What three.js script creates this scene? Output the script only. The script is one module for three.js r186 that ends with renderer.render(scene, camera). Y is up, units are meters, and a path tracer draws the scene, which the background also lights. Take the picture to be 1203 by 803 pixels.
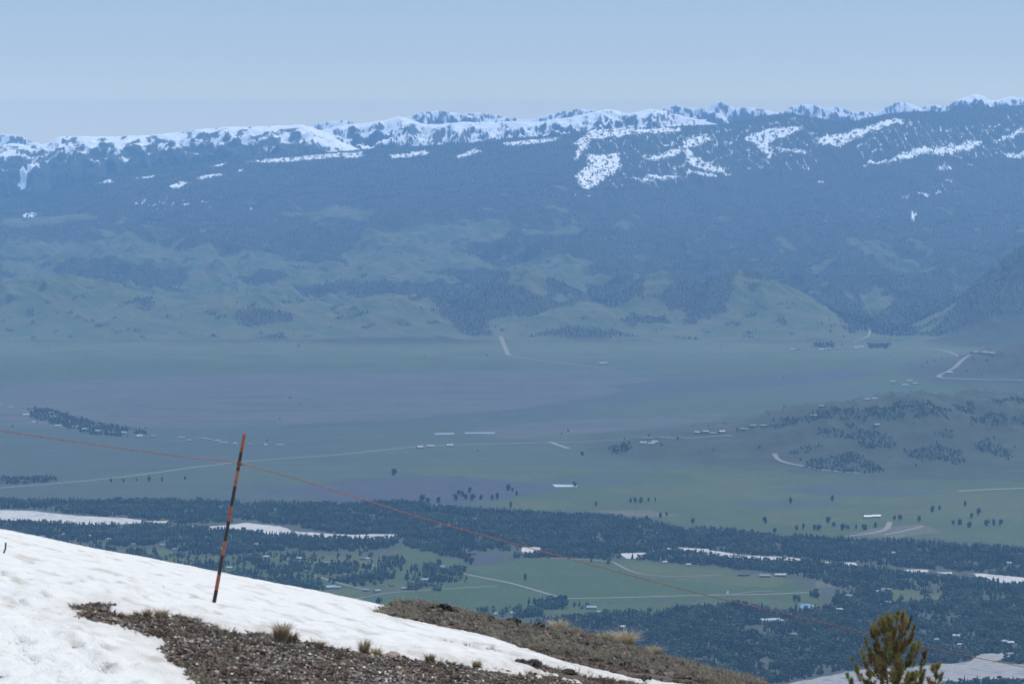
import * as THREE from 'three';
import { mergeGeometries } from 'three/addons/utils/BufferGeometryUtils.js';
import { createNoise2D } from 'simplex-noise';

// ------------------------------------------------------------------ camera, sky, sun, exposure
// Units are metres; the lens is at the origin, the valley floor lies 1250 m lower.
const FOV = 13.0, FPX = 401.5 / Math.tan(FOV / 2 * Math.PI / 180), HORIZON = 150;   // long lens, tilted down
const PITCH = Math.atan((401.5 - HORIZON) / FPX);
const FLOOR = -1250;
const scene = new THREE.Scene();
const camera = new THREE.PerspectiveCamera(FOV, 1203 / 803, 0.5, 120000);
camera.rotation.x = -PITCH;
camera.focus = 9000; camera.userData.fStop = 9;
scene.add(camera);
const renderer = new THREE.WebGLRenderer();
renderer.toneMapping = THREE.LinearToneMapping;
renderer.toneMappingExposure = 1.14;
renderer.shadowMap.enabled = true;

const SUN_AZ = 28 * Math.PI / 180, SUN_EL = 57 * Math.PI / 180;   // ahead and to the right, high
const sun = new THREE.DirectionalLight(new THREE.Color(1, 0.96, 0.885), 4.4);
sun.position.set(Math.sin(SUN_AZ) * Math.cos(SUN_EL), Math.sin(SUN_EL), -Math.cos(SUN_AZ) * Math.cos(SUN_EL)).multiplyScalar(3000);
sun.castShadow = true;
Object.assign(sun.shadow.camera, { left: -60, right: 60, top: 60, bottom: -60, near: 10, far: 6000 });
scene.add(sun, sun.target);

function makeSky() {   // clear hazy daylight: pale at the horizon, blue overhead, the same all round
  const W = 64, Hh = 2048, a = new Float32Array(W * Hh * 4);
  const stops = [[0, 1.14, 1.07, 0.77], [0.5, 1.05, 1.0, 0.74], [0.7, 0.78, 0.80, 0.69], [1, 0.58, 0.65, 0.665], [1.5, 0.465, 0.565, 0.655], [2.4, 0.375, 0.505, 0.645], [6, 0.315, 0.47, 0.665], [20, 0.235, 0.41, 0.67], [90, 0.17, 0.33, 0.65]];
  for (let j = 0; j < Hh; j++) {
    const e = Math.max(0, ((j + 0.5) / Hh - 0.5) * 180); let k = 1; while (k < stops.length - 1 && stops[k][0] < e) k++;
    const A = stops[k - 1], B = stops[k], f = Math.min(1, (e - A[0]) / (B[0] - A[0]));
    for (let i = 0; i < W; i++) { for (let c = 0; c < 3; c++) a[(j * W + i) * 4 + c] = A[c + 1] + (B[c + 1] - A[c + 1]) * f; a[(j * W + i) * 4 + 3] = 1; }
  }
  const t = new THREE.DataTexture(a, W, Hh, THREE.RGBAFormat, THREE.FloatType);
  t.mapping = THREE.EquirectangularReflectionMapping; t.magFilter = THREE.LinearFilter; t.needsUpdate = true;
  return t;
}
scene.background = makeSky(); scene.environment = scene.background;
scene.fog = new THREE.FogExp2(new THREE.Color().setRGB(0.27, 0.555, 1.0), 2.75e-5);

// ------------------------------------------------------------------ tools
function rng(seed) { let s = seed >>> 0; return () => { s = (s + 0x6D2B79F5) >>> 0; let t = Math.imul(s ^ (s >>> 15), 1 | s); t = (t + Math.imul(t ^ (t >>> 7), 61 | t)) ^ t; return ((t ^ (t >>> 14)) >>> 0) / 4294967296; }; }
const n2 = createNoise2D(rng(7)), n2b = createNoise2D(rng(77));
const clamp = (x, a, b) => Math.min(b, Math.max(a, x)), lerp = (a, b, k) => a + (b - a) * k;
const sstep = (a, b, x) => { const k = clamp((x - a) / (b - a), 0, 1); return k * k * (3 - 2 * k); };
function fbm(x, y, o = 4) { let s = 0, a = 0.5; for (let i = 0; i < o; i++) { s += a * n2(x, y); x = x * 2.03 + 17.1; y = y * 2.03 - 9.7; a *= 0.5; } return s; }
function ridged(x, y, o = 4) { let s = 0, a = 0.5; for (let i = 0; i < o; i++) { const r = 1 - Math.abs(n2b(x, y)); s += a * r * r; x = x * 2.07 + 5.3; y = y * 2.07 + 3.1; a *= 0.5; } return s; }
const pts = (s) => s.trim().split(/\s+/).map((q) => q.split(',').map(Number));   // "u,v u,v" measured on the photograph
const taken = {};
function numbered(n) { const k = taken[n] = (taken[n] ?? -1) + 1; return k ? n + '_' + String(k).padStart(3, '0') : n; }
function tag(o, label, category, group, kind) { if (label) o.userData.label = label; if (category) o.userData.category = category; if (group) o.userData.group = group; if (kind) o.userData.kind = kind; return o; }
function mesh(name, geo, mat, parent) { const m = new THREE.Mesh(geo, mat); m.name = parent ? name : numbered(name); m.castShadow = m.receiveShadow = true; (parent ?? scene).add(m); return m; }
function group(name, x, y, z) { const g = new THREE.Group(); g.name = numbered(name); g.position.set(x, y, z); scene.add(g); return g; }
const std = (r, g, b, rough = 0.95, more = {}) => new THREE.MeshStandardMaterial({ color: new THREE.Color().setRGB(r, g, b), roughness: rough, ...more });
// direction of a line of sight measured on the photograph, per metre of map distance: x sideways, y up
function sight(u, v) {
  const cx = (u - 601.5) / FPX, cy = -(v - 401.5) / FPX, c = Math.cos(PITCH), s = Math.sin(PITCH);
  const fwd = c + cy * s; return [cx / fwd, (cy * c - s) / fwd];
}
function profile(list, depth) {   // a crest line as heights over x, at a map distance
  const a = list.map(([u, v]) => { const [tx, ty] = sight(u, v); return [tx * depth, ty * depth]; });
  return (x) => {
    if (x <= a[0][0]) return a[0][1];
    for (let i = 1; i < a.length; i++) if (x < a[i][0]) { const k = (x - a[i - 1][0]) / (a[i][0] - a[i - 1][0]); return lerp(a[i - 1][1], a[i][1], k); }
    return a[a.length - 1][1];
  };
}

// ------------------------------------------------------------------ the land
const D1 = 31000, D2 = 34500, D2B = 37000, D3 = 38000, D4 = 42000;
const crest1 = profile(pts('-200,262 -100,250 0,233 60,224 105,213 130,204 160,197 185,197 215,193 260,187 300,181 350,181 400,178 450,173 500,171 550,168 600,162 640,160 665,157 690,153 720,151 770,151 800,148 850,146 880,140 905,135 930,133 960,139 985,143 1010,141 1040,134 1070,131 1110,131 1140,127 1160,126 1190,124 1203,123 1300,118 1400,122'), D1);
const crest2 = profile(pts('-200,175 -100,172 0,170 15,168 35,171 55,168 68,161 75,160 130,160 170,159 190,157 215,154 240,151 265,149 310,148 340,147 355,146 368,150 385,156 400,166 430,178 480,182 560,182 700,180 760,180 900,185 1300,190'), D2);
const crest2b = profile(pts('-200,185 300,175 370,154 400,147 430,144 455,140 468,136 485,141 500,146 520,145 545,143 575,144 600,142 630,143 650,140 670,137 700,131 715,128 725,129 735,133 750,131 765,127 780,130 795,134 820,140 860,150 1000,170 1300,190'), D2B);
const crest3 = profile(pts('-200,210 900,190 1060,150 1090,135 1110,129 1120,120 1135,113 1147,110 1155,112 1165,118 1175,116 1188,113 1203,115 1260,110 1340,118'), D3);
const crest4 = profile(pts('-200,170 -60,160 0,157 14,157 28,161 36,165 60,170 200,176 340,160 370,146 385,141 410,141 422,146 440,143 480,137 495,132 510,129 525,130 545,133 560,131 580,134 610,138 625,139 650,132 680,127 700,129 720,135 760,130 785,126 795,123 810,127 830,127 838,120 844,117 852,121 865,126 878,125 900,128 912,131 925,127 940,121 955,122 970,126 982,124 995,129 1010,131 1030,130 1045,123 1058,118 1070,121 1082,126 1095,122 1108,124 1150,130 1300,130'), D4);
// foothills and buttes: [u, v of the top, map distance, radius across, radius along, extra height kept smooth]
const HILLS = [];
function hill(u, v, d, rx, rd, pow = 1) { const [tx, ty] = sight(u, v); HILLS.push([tx * d, d, ty * d - FLOOR, rx, rd, pow]); }
hill(1075, 470, 11900, 520, 850); hill(1180, 465, 12000, 520, 900); hill(985, 480, 11800, 420, 700); hill(925, 490, 11750, 300, 600); hill(850, 505, 11700, 420, 560); hill(1290, 468, 12000, 500, 900);
hill(1215, 402, 15200, 420, 700);
hill(872, 322, 19400, 520, 1100); hill(925, 350, 18900, 330, 900); hill(960, 368, 18500, 300, 700);
hill(1235, 284, 18700, 520, 1300); hill(1165, 335, 18200, 330, 800);
hill(470, 348, 18700, 620, 900); hill(620, 318, 19600, 480, 900); hill(300, 345, 18900, 700, 900); hill(60, 325, 19300, 900, 1000); hill(690, 360, 18400, 500, 600); hill(780, 322, 19700, 380, 800);
hill(150, 375, 18200, 600, 500); hill(410, 380, 18050, 400, 400);

function land(x, d) {
  // the near mountain's flank, then the flat valley
  if (d < 4000) {
    const q = 1.6 + 0.117 * d + 0.000444 * Math.min(d, 566) ** 2 + Math.max(0, d - 566) * 0.5026;
    return Math.max(FLOOR - 3, -q - 0.198 * 150 * Math.tanh(x / 150) + Math.max(0, d - 120) * 0.04 * fbm(x / 300, d / 300, 3));
  }
  let h = FLOOR;
  if (d > 10600) h += sstep(10600, 12500, d) * 4 * (fbm(x / 1500, d / 1500, 3));
  const t = x / d;
  for (const [hx, hd, hh, rx, rd] of HILLS) {
    const a = (x - hx) / rx, b = (d - hd) / rd, q = a * a + b * b;
    if (q < 6) { const k = Math.exp(-q * 1.1) - 0.0014; if (k > 0) { const hn = hh * k * (0.86 + 0.3 * ridged(x / 420 + 3, d / 700, 3)); h = Math.max(h, FLOOR + hn) + 0.12 * Math.min(h - FLOOR, hn); } }
  }
  if (d > 16200) {
    const base = 17100 + 420 * n2(x / 1900, 3.3) + 160 * n2b(x / 600, 8.8), dc = D1 + 500 * n2(x / 2600, 9.1);
    const s = (d - base) / (dc - base), top = crest1(x * D1 / dc) * dc / D1;
    if (s > 0 && s <= 1) {
      const steep = sstep(0.01, 0.05, t), f1 = 0.24 * Math.pow(s, 1.25) + 0.76 * Math.pow(s, 1.85), f2 = 0.22 * Math.pow(s, 1.25) + 0.4 * Math.pow(s, 1.9) + 0.38 * sstep(0.72, 1.0, s) * s;
      const w = fbm(x / 2500, d / 2500, 2) * 400;
      let r = FLOOR + (top - FLOOR) * lerp(f1, f2, steep);
      const env = Math.sin(Math.PI * Math.pow(clamp(s, 0, 1), 0.8));
      r += env * (170 * (ridged((x + w) / 1500, d / 4600, 4) - 0.55) + 90 * fbm(x / 800, d / 1000, 3));
      r += sstep(0, 0.12, s) * (1 - s) * 60 * (ridged(x / 500, d / 620, 3) - 0.4);
      r += steep * sstep(0.7, 0.85, s) * (1 - sstep(0.96, 1, s)) * 50 * (ridged((x + w) / 380, d / 4200, 3) - 0.55);
      r += 5 * fbm(x / 90, d / 90, 2) * sstep(0, 0.2, s);
      h = Math.max(h, r);
    } else if (s > 1) h = Math.max(h, top - (d - dc) * 0.13 + 5 * fbm(x / 90, d / 90, 2));
  }
  if (d > 31600) {
    const face = (c, dc, x2, front, back, amp, sc) => {
      const k = d - dc, rr = ridged(x2 / sc + 11, d / (sc * 1.5), 5) - 0.55;
      return c - Math.max(0, -k) * front * (1 - 0.9 * rr) - Math.max(0, k) * back + amp * Math.min(1, Math.abs(k) / 300) * rr + 9 * fbm(x2 / 110, d / 110, 3);
    };
    h = Math.max(h, face(crest2(t * D2), D2, x, 0.2, 0.06, 60, 700));
    if (d > 33400) h = Math.max(h, face(crest2b(t * D2B) + 13 * (ridged(x / 360, 2.9, 4) - 0.5), D2B, x, 0.26, 0.2, 190, 800));
    if (d > 35000) h = Math.max(h, face(crest3(t * D3) + 14 * (ridged(x / 380, 6.1, 4) - 0.5), D3, x, 0.32, 0.3, 200, 800));
    if (d > 38600) h = Math.max(h, face(crest4(t * D4) + 26 * (ridged(x / 420, 1.7, 4) - 0.5), D4, x, 0.38, 0.4, 280, 850));
  }
  return h;
}
// one grid of heights: rows over the map distance, columns over the width, which grows with distance
const ROWS = [];
for (let d = 80; d < 4000; d *= 1.12) ROWS.push(d);
for (let d = 4000; d < 10500; d += 100) ROWS.push(d);
for (let d = 10500; d < 17500; d += 50) ROWS.push(d);
for (let d = 17500; d < 32500; d += 34) ROWS.push(d);
for (let d = 32500; d < 40500; d += 36) ROWS.push(d);
for (let d = 40500; d <= 48500; d += 55) ROWS.push(d);
const COLS = 561, NR = ROWS.length, wide = (d) => 0.23 * d + 500;
const GY = new Float32Array(NR * COLS);
for (let r = 0; r < NR; r++) for (let c = 0; c < COLS; c++) GY[r * COLS + c] = land((c / (COLS - 1) * 2 - 1) * wide(ROWS[r]), ROWS[r]);
function groundY(x, d) {
  let a = 0, b = NR - 2; while (a < b) { const m = (a + b + 1) >> 1; if (ROWS[m] <= d) a = m; else b = m - 1; }
  const k = clamp((d - ROWS[a]) / (ROWS[a + 1] - ROWS[a]), 0, 1), at = (r) => { const f = clamp((x / wide(ROWS[r]) + 1) / 2 * (COLS - 1), 0, COLS - 1.001), i = f | 0; return lerp(GY[r * COLS + i], GY[r * COLS + i + 1], f - i); };
  return lerp(at(a), at(a + 1), k);
}
// where a line of sight measured on the photograph meets the land: [x, map distance]
function spot(u, v, from = 5000) {
  const [tx, ty] = sight(u, v);
  let prev = from;
  for (let d = from; d < 48400; d += d < 16000 ? 120 : 40) {
    if (ty * d <= groundY(tx * d, d)) { let a = prev, b = d; for (let i = 0; i < 14; i++) { const m = (a + b) / 2; if (ty * m <= groundY(tx * m, m)) b = m; else a = m; } return [tx * b, b]; }
    prev = d;
  }
  return null;
}
const area = (s) => pts(s).map(([u, v]) => spot(u, v)).filter(Boolean);
// a map raster over a stretch of land
class Raster {
  constructor(x0, x1, d0, d1, w, h) { Object.assign(this, { x0, x1, d0, d1, w, h, a: new Uint8Array(w * h) }); }
  fill(poly, value) {
    const p = poly.map(([x, d]) => [(x - this.x0) / (this.x1 - this.x0) * this.w, (d - this.d0) / (this.d1 - this.d0) * this.h]);
    const lo = Math.max(0, Math.floor(Math.min(...p.map((q) => q[1])))), hi = Math.min(this.h - 1, Math.ceil(Math.max(...p.map((q) => q[1]))));
    for (let j = lo; j <= hi; j++) {
      const y = j + 0.5, xs = [];
      for (let i = 0, k = p.length - 1; i < p.length; k = i++) if ((p[i][1] > y) !== (p[k][1] > y)) xs.push(p[i][0] + (y - p[i][1]) / (p[k][1] - p[i][1]) * (p[k][0] - p[i][0]));
      xs.sort((m, n) => m - n);
      for (let q = 0; q + 1 < xs.length; q += 2) for (let i = Math.max(0, Math.round(xs[q])); i < Math.min(this.w, Math.round(xs[q + 1])); i++) this.a[j * this.w + i] = value;
    }
  }
  at(x, d) {
    const i = ((x - this.x0) / (this.x1 - this.x0) * this.w) | 0, j = ((d - this.d0) / (this.d1 - this.d0) * this.h) | 0;
    return i < 0 || j < 0 || i >= this.w || j >= this.h ? 0 : this.a[j * this.w + i];
  }
}
function bake(x0, x1, d0, d1, w, h, fn) {   // a colour map of the land; fn gives linear r, g, b
  const a = new Uint8Array(w * h * 4), out = [0, 0, 0], enc = (v) => { v = clamp(v, 0, 1); return Math.round(255 * (v <= 0.0031308 ? 12.92 * v : 1.055 * Math.pow(v, 1 / 2.4) - 0.055)); };
  for (let j = 0; j < h; j++) for (let i = 0; i < w; i++) {
    fn(x0 + (i + 0.5) / w * (x1 - x0), d0 + (j + 0.5) / h * (d1 - d0), out);
    const o = (j * w + i) * 4; a[o] = enc(out[0]); a[o + 1] = enc(out[1]); a[o + 2] = enc(out[2]); a[o + 3] = 255;
  }
  const t = new THREE.DataTexture(a, w, h); t.colorSpace = THREE.SRGBColorSpace; t.magFilter = THREE.LinearFilter; t.minFilter = THREE.LinearFilter; t.needsUpdate = true;
  return t;
}
function sheet(name, d0, d1, x0, x1, mat) {   // the rows from d0 to d1 as one surface
  let r0 = 0; while (ROWS[r0] < d0 - 1e-6) r0++; let r1 = r0; while (r1 < NR - 1 && ROWS[r1] < d1 - 1e-6) r1++;
  const n = r1 - r0 + 1, P = new Float32Array(n * COLS * 3), N = new Float32Array(n * COLS * 3), U = new Float32Array(n * COLS * 2), I = new Uint32Array((n - 1) * (COLS - 1) * 6);
  const X = (r, c) => (c / (COLS - 1) * 2 - 1) * wide(ROWS[r]);
  for (let r = r0; r <= r1; r++) for (let c = 0; c < COLS; c++) {
    const k = (r - r0) * COLS + c, x = X(r, c), d = ROWS[r];
    P.set([x, GY[r * COLS + c], -d], k * 3);
    const ra = Math.max(0, r - 1), rb = Math.min(NR - 1, r + 1), ca = Math.max(0, c - 1), cb = Math.min(COLS - 1, c + 1);
    const hx = (GY[r * COLS + cb] - GY[r * COLS + ca]) / (X(r, cb) - X(r, ca));
    const hd = (GY[rb * COLS + c] - GY[ra * COLS + c] - hx * (X(rb, c) - X(ra, c))) / (ROWS[rb] - ROWS[ra]);
    const L = Math.hypot(hx, 1, hd); N.set([-hx / L, 1 / L, hd / L], k * 3);
    U.set([(x - x0) / (x1 - x0), (d - d0) / (d1 - d0)], k * 2);
  }
  let o = 0;
  for (let r = 0; r < n - 1; r++) for (let c = 0; c < COLS - 1; c++) { const k = r * COLS + c; I.set([k, k + 1, k + COLS, k + 1, k + COLS + 1, k + COLS], o); o += 6; }
  const g = new THREE.BufferGeometry();
  g.setAttribute('position', new THREE.BufferAttribute(P, 3)); g.setAttribute('normal', new THREE.BufferAttribute(N, 3)); g.setAttribute('uv', new THREE.BufferAttribute(U, 2)); g.setIndex(new THREE.BufferAttribute(I, 1));
  return mesh(name, g, mat);
}
console.log('land', NR);

// ------------------------------------------------------------------ what grows and lies on the land
// mountains: open grass, woods on the grass, snow (areas measured on the photograph, kept as map areas)
const MT = new Raster(-8300, 8300, 17500, 33000, 1500, 1200);   // 1 grass, 2 woods, 3 snow, 4 thin snow
{
  const G = [
    '0,258 40,255 110,252 115,258 60,262 0,266', '0,287 60,282 130,280 215,290 220,298 130,296 60,300 0,300', '0,306 60,302 110,298 200,298 330,300 440,302 520,312 540,330 500,345 430,342 400,345 540,360 590,372 590,398 0,402',
    '400,300 420,285 470,268 500,262 560,258 568,275 545,296 560,302 640,297 700,308 690,318 600,312 560,318 520,312 470,325 420,322', '615,268 650,272 680,267 682,271 650,277 618,276',
    '590,312 640,310 690,318 735,330 790,330 780,345 730,352 690,350 660,330 640,352 600,338', '580,372 640,366 690,352 750,348 790,362 860,370 990,378 1000,398 580,400',
    '848,318 872,322 920,335 960,352 985,370 985,396 840,400 850,365 862,340', '1012,345 1030,335 1050,352 1045,368 1015,366', '560,258 600,262 590,280 560,285', '720,262 745,262 740,268 722,270', '100,262 190,268 200,280 120,278', '1130,355 1150,365 1140,372', '1060,282 1090,290 1080,296', '640,240 670,244 665,250 642,248', '330,250 380,245 440,250 430,258 360,262', '990,275 1050,290 1100,315 1080,320 1030,300'];
  const Fw = ['62,308 120,302 170,308 210,315 222,325 205,336 150,330 100,326 62,320', '275,366 305,362 345,370 340,378 300,384 275,376', '350,335 420,330 470,335 520,328 590,345 640,358 630,362 590,368 570,378 580,394 545,394 512,362 440,346 400,343 350,343', '270,322 330,318 345,328 320,334 285,332', '690,335 745,325 760,350 720,356 690,352', '800,350 860,335 850,365 810,380', '655,395 690,388 720,396 700,402', '290,398 330,392 345,400', '150,322 225,342 160,338', '610,395 660,385 720,388 755,396 700,394', '725,375 780,370 790,380 740,384', '30,365 42,358 36,372', '160,352 180,348 178,362 164,360', '300,405 350,398 350,403', '870,345 900,360 896,364', '1080,394 1120,362 1160,326 1203,289 1280,262 1280,400 1130,398', '985,372 1010,368 1060,372 1085,392 1010,388', '905,362 930,380 920,380'];
  const S = ['673,168 690,158 705,151 740,150 785,150 800,150 800,154 760,156 720,160 695,163 688,175 678,186 674,190 680,172', '693,180 728,180 727,200 700,216 687,222 676,206 689,196', '759,186 800,172 800,180 770,188', '803,165 830,157 838,165 815,172 803,178', '803,170 818,185 840,195 860,205 858,207 830,200 808,190', '803,201 845,204 840,208 806,205',
    '872,162 900,152 930,148 943,150 930,158 905,166 908,180 903,187 895,175 885,168', '908,172 925,175 950,178 948,182 915,178', '957,163 1000,153 1063,140 1060,145 1020,155 985,172 965,170', '1010,196 1050,185 1100,172 1140,165 1155,167 1110,180 1060,188 1015,196', '1166,166 1203,148 1215,143 1215,152 1203,156 1170,167', '1180,178 1210,176 1210,183 1183,185', '1101,197 1117,194 1115,198 1102,199', '1130,194 1145,190 1143,194', '960,213 968,212 967,215', '921,192 927,192 925,194', '1058,231 1068,229 1065,234', '1080,226 1092,227 1088,231', '1070,248 1075,249 1074,261 1070,256',
    '196,219 215,212 222,214 212,220 199,220', '230,209 262,203 262,206 235,211', '270,204 285,198 284,202', '245,196 265,190 262,195', '110,217 130,210 132,214', '155,209 183,205 180,208', '25,253 42,250 40,254 28,255', '283,192 310,187 340,185 365,182 400,179 400,184 370,187 335,190 300,190', '400,180 425,178 428,184 405,186', '455,182 500,176 505,180 462,186', '535,185 560,173 565,178 540,186', '590,168 640,163 660,161 640,168 600,171', '730,210 770,205 800,208 760,213', '1108,211 1122,210 1120,214'];
  const T = ['155,233 200,230 250,236 248,247 190,246 158,242', '680,160 800,152 860,146 860,205 800,212 690,222', '860,150 960,140 960,200 870,200', '1000,150 1203,128 1203,170 1090,180 1010,190', '320,210 345,208 340,216', '270,245 300,245 300,250', '640,225 700,228 690,234', '1075,222 1140,218 1140,226 1080,228'];
  for (const s of T) MT.fill(area(s), 4);
  for (const s of G) MT.fill(area(s), 1);
  for (const s of Fw) MT.fill(area(s), 2);
  for (const s of S) MT.fill(area(s), 3);
}
function onMountain(x, d) {   // 0 woods, 1 grass, 2 to 3 snow, the more the fuller
  const j = 32, X = x + j * fbm(x / 130, d / 260, 2) + 20 * n2b(x / 28, d / 60), D = d + 2 * j * fbm(x / 150 + 40, d / 260, 2) + 46 * n2b(x / 28 + 8, d / 60);
  const k = MT.at(X, D);
  if (k === 4) { const a = sstep(0.60, 0.78, ridged(x / 150 + 3 + d / 2500, d / 900, 3) + 0.16 * n2b(x / 18, d / 60)); return a > 0.1 ? 2 + a : 0; }
  if (k === 2) return 0;
  if (k === 1) return fbm(x / 300 + 9, d / 420, 3) > 0.40 ? 0 : 1;
  if (k === 3) { const a = 1 - sstep(0.02, 0.5, 0.55 * n2b(x / 34, d / 130) + 0.4 * n2b(x / 13, d / 60) + 0.55 * n2(x / 80 + 5, d / 220)); return a > 0.1 ? 2 + a : 0; }
  if (d < 18300 + 300 * n2(x / 900, 5)) { if (fbm(x / 420 + 2, d / 500, 3) < 0.22) return 1; }
  return fbm(x / 500 + 31, d / 700, 3) > 0.44 && d < 27500 ? 1 : 0;
}
const put = (o, r, g, b) => { o[0] = r; o[1] = g; o[2] = b; };
const mountainMap = bake(-8300, 8300, 17500, 32500, 2048, 1536, (x, d, o) => {
  const k = onMountain(x, d), f = 1 + 0.18 * fbm(x / 60, d / 90, 2) + 0.08 * n2b(x / 17, d / 23);
  if (k >= 2) { const a = k - 2; put(o, lerp(0.03, 0.87, a), lerp(0.035, 0.875, a), lerp(0.03, 0.88, a)); }
  else if (k === 1) { const w = sstep(-0.3, 0.3, fbm(x / 380 + 4, d / 500, 3)); put(o, lerp(0.044, 0.070, w) * f, lerp(0.068, 0.077, w) * f, lerp(0.026, 0.034, w) * f); }
  else put(o, 0.024 * f, 0.031 * f, 0.020 * f);
});
const steepAt = (x, d) => Math.hypot(groundY(x + 40, d) - groundY(x - 40, d), groundY(x, d + 40) - groundY(x, d - 40)) / 80;
const left2 = area('0,223 20,206 40,192 48,195 30,208 12,225 0,229');
const R2 = new Raster(-9900, 9900, 32500, 40500, 900, 500); R2.fill(left2, 3);
const highMap = bake(-9900, 9900, 32500, 40500, 2048, 1024, (x, d, o) => {
  const h = groundY(x, d), t = x / d, c2 = crest2(t * D2), n = fbm(x / 260, d / 420, 4), m = n2b(x / 45, d / 70) * 0.25 + n2b(x / 16, d / 30) * 0.2;
  let s;
  if (d < 35300) s = (h - (c2 - 150)) / 190 + n * 1.7 + m * 0.9 + 0.15 * n2b(x / 30, d / 180) - steepAt(x, d) * 0.3 + 0.1 + 0.7 * sstep(-0.075, -0.05, t);
  else s = 0.80 + 0.5 * n + m + 0.28 * n2b(x / 42, d / 260) + 0.35 * fbm(x / 150, d / 320, 3) - Math.max(0, steepAt(x, d) - 0.36) * 1.2 - 0.25 * sstep(60, 5, crest2b(t * D2B) - h) * sstep(-0.2, 0.6, n2b(x / 230, 7.7));
  if (R2.at(x + 60 * n, d + 60 * m) === 3) s = 1;
  const f = 1 + 0.3 * m;
  const a = sstep(-0.02, 0.3, s), low = d < 35300 ? [0.035, 0.043, 0.032] : [0.045, 0.043, 0.040];
  for (let k = 0; k < 3; k++) o[k] = lerp(low[k] * f, [0.88, 0.885, 0.89][k], a);
});
const peakMap = bake(-11800, 11800, 40500, 48500, 1536, 640, (x, d, o) => {
  const n = fbm(x / 170, d / 400, 4), m = n2b(x / 45, d / 260) * 0.45, sl = steepAt(x, d), s = 0.66 + n * 0.8 + m - Math.max(0, sl - 0.45) * 0.9 - 0.4 * sstep(90, 10, crest4(x / d * D4) - groundY(x, d)) * sstep(-0.3, 0.5, n2b(x / 260, 3.1)), f = 1 + 0.4 * m;
  const a = sstep(0.05, 0.42, s);
  for (let k = 0; k < 3; k++) o[k] = lerp([0.045, 0.042, 0.040][k] * f, [0.87, 0.875, 0.88][k], a);
});

// valley: fields and benches
const SAGE = [0.056, 0.056, 0.046], SAGE2 = [0.031, 0.044, 0.030], MEAD = [0.031, 0.052, 0.007], MEAD2 = [0.044, 0.058, 0.008], DRY = [0.075, 0.070, 0.044], WOODS = [0.030, 0.038, 0.020], DARK = [0.030, 0.033, 0.040], TURF = [0.023, 0.050, 0.003];
const FIELDS = [
  [MEAD2, '-60,632 0,632 60,638 150,646 230,654 330,650 430,652 470,660 470,672 440,690 420,705 340,695 300,690 250,692 200,690 100,670 -60,650'],
  [SAGE, '0,452 200,440 480,438 720,433 765,446 740,458 690,468 600,481 470,491 330,499 120,503 0,500'], [SAGE, '60,395 110,385 120,395', 8], [SAGE2, '0,503 120,505 330,501 470,494 600,484 690,472 770,455 800,462 700,485 560,505 400,512 250,522 0,540'],
  [SAGE2, '0,540 250,524 400,515 480,520 400,532 280,541 120,560 0,570'], [SAGE, '550,505 640,495 760,490 850,485 840,498 700,508 590,515'], [SAGE2, '720,516 800,513 860,520 870,532 800,545 730,540'],
  [DARK, '330,500 470,493 600,482 690,470 770,452 776,454 692,473 600,485.5 470,496.5 330,503'],
  [MEAD2, '480,548 600,545 690,552 700,560 560,562 490,556'], [MEAD, '640,560 800,548 900,548 1020,560 1203,556 1203,640 1100,632 960,630 830,618 740,605 640,596 560,592 640,580 660,574'], [MEAD2, '700,575 860,566 1000,572 1203,580 1203,600 1000,592 800,588'], [DARK, '300,578 420,562 480,559 560,560 640,570 655,576 600,584 540,592 400,590'],
  [MEAD2, '900,600 1010,596 1015,612 930,616 890,610'], [MEAD2, '1040,598 1130,596 1203,600 1203,612 1110,608 1050,608'], [DRY, '700,600 760,598 800,606 740,606'], [SAGE2, '860,588 960,586 1000,592 900,598'], [MEAD2, '560,592 640,586 700,596 620,600'], [SAGE2, '640,566 700,560 760,566 700,572'], [MEAD2, '780,552 900,550 960,562 840,566'],
  [SAGE2, '900,575 980,567 1060,570 1120,578 1060,584 960,582'], [DRY, '1000,626 1040,618 1085,616 1110,624 1050,632'],
  [MEAD, '800,420 1000,402 1203,398 1203,450 1130,458 1000,450 880,440 790,436'], [MEAD2, '1000,388 1030,384 1080,390 1060,400 1010,400'], [SAGE, '960,392 1010,388 1005,396 965,400'], [MEAD, '0,405 300,408 590,400 700,405 800,415 720,430 480,434 200,436 0,444'], [DARK, '715,452 770,448 850,444 1000,432 1040,440 900,455 800,462 740,462'],
  [TURF, '545,662 640,655 720,655 850,668 960,690 965,702 860,704 660,706 575,692'], [MEAD2, '720,660 800,664 880,672 940,682 900,690 820,684 740,676'], [TURF, '420,704 480,694 580,690 650,704 700,707 700,718 560,722 460,716'], [TURF, '60,640 160,655 270,690 400,712 440,722 300,716 200,690 120,670'], [TURF, '230,660 330,655 420,668 440,690 360,692 290,690'], [DARK, '520,652 560,650 600,650 580,664 540,664'], [MEAD, '470,640 545,660 570,690 480,694 420,690 440,668'],
  [MEAD, '640,712 860,705 970,700 960,715 860,712 740,722 660,730'], [MEAD2, '1045,692 1110,694 1112,704 1080,710 1050,708'], [MEAD2, '160,646 190,644 205,650 180,656'], [DRY, '960,683 990,684 985,690 955,690'], [DRY, '1080,700 1120,700 1115,708'], [TURF, '520,730 640,722 660,735 640,745 560,742']];
const NEAR = new Raster(-2900, 2900, 4000, 10500, 1450, 1400), FAR = new Raster(-4600, 4600, 10500, 17500, 1300, 900);
FIELDS.forEach(([, s], i) => { const p = area(s); NEAR.fill(p, i + 1); FAR.fill(p, i + 1); });
const pick = (R, x, d, j) => FIELDS[R.at(x + j * fbm(x / 90, d / 120, 2), d + j * 2 * fbm(x / 90 + 7, d / 140, 2)) - 1]?.[0];
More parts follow.
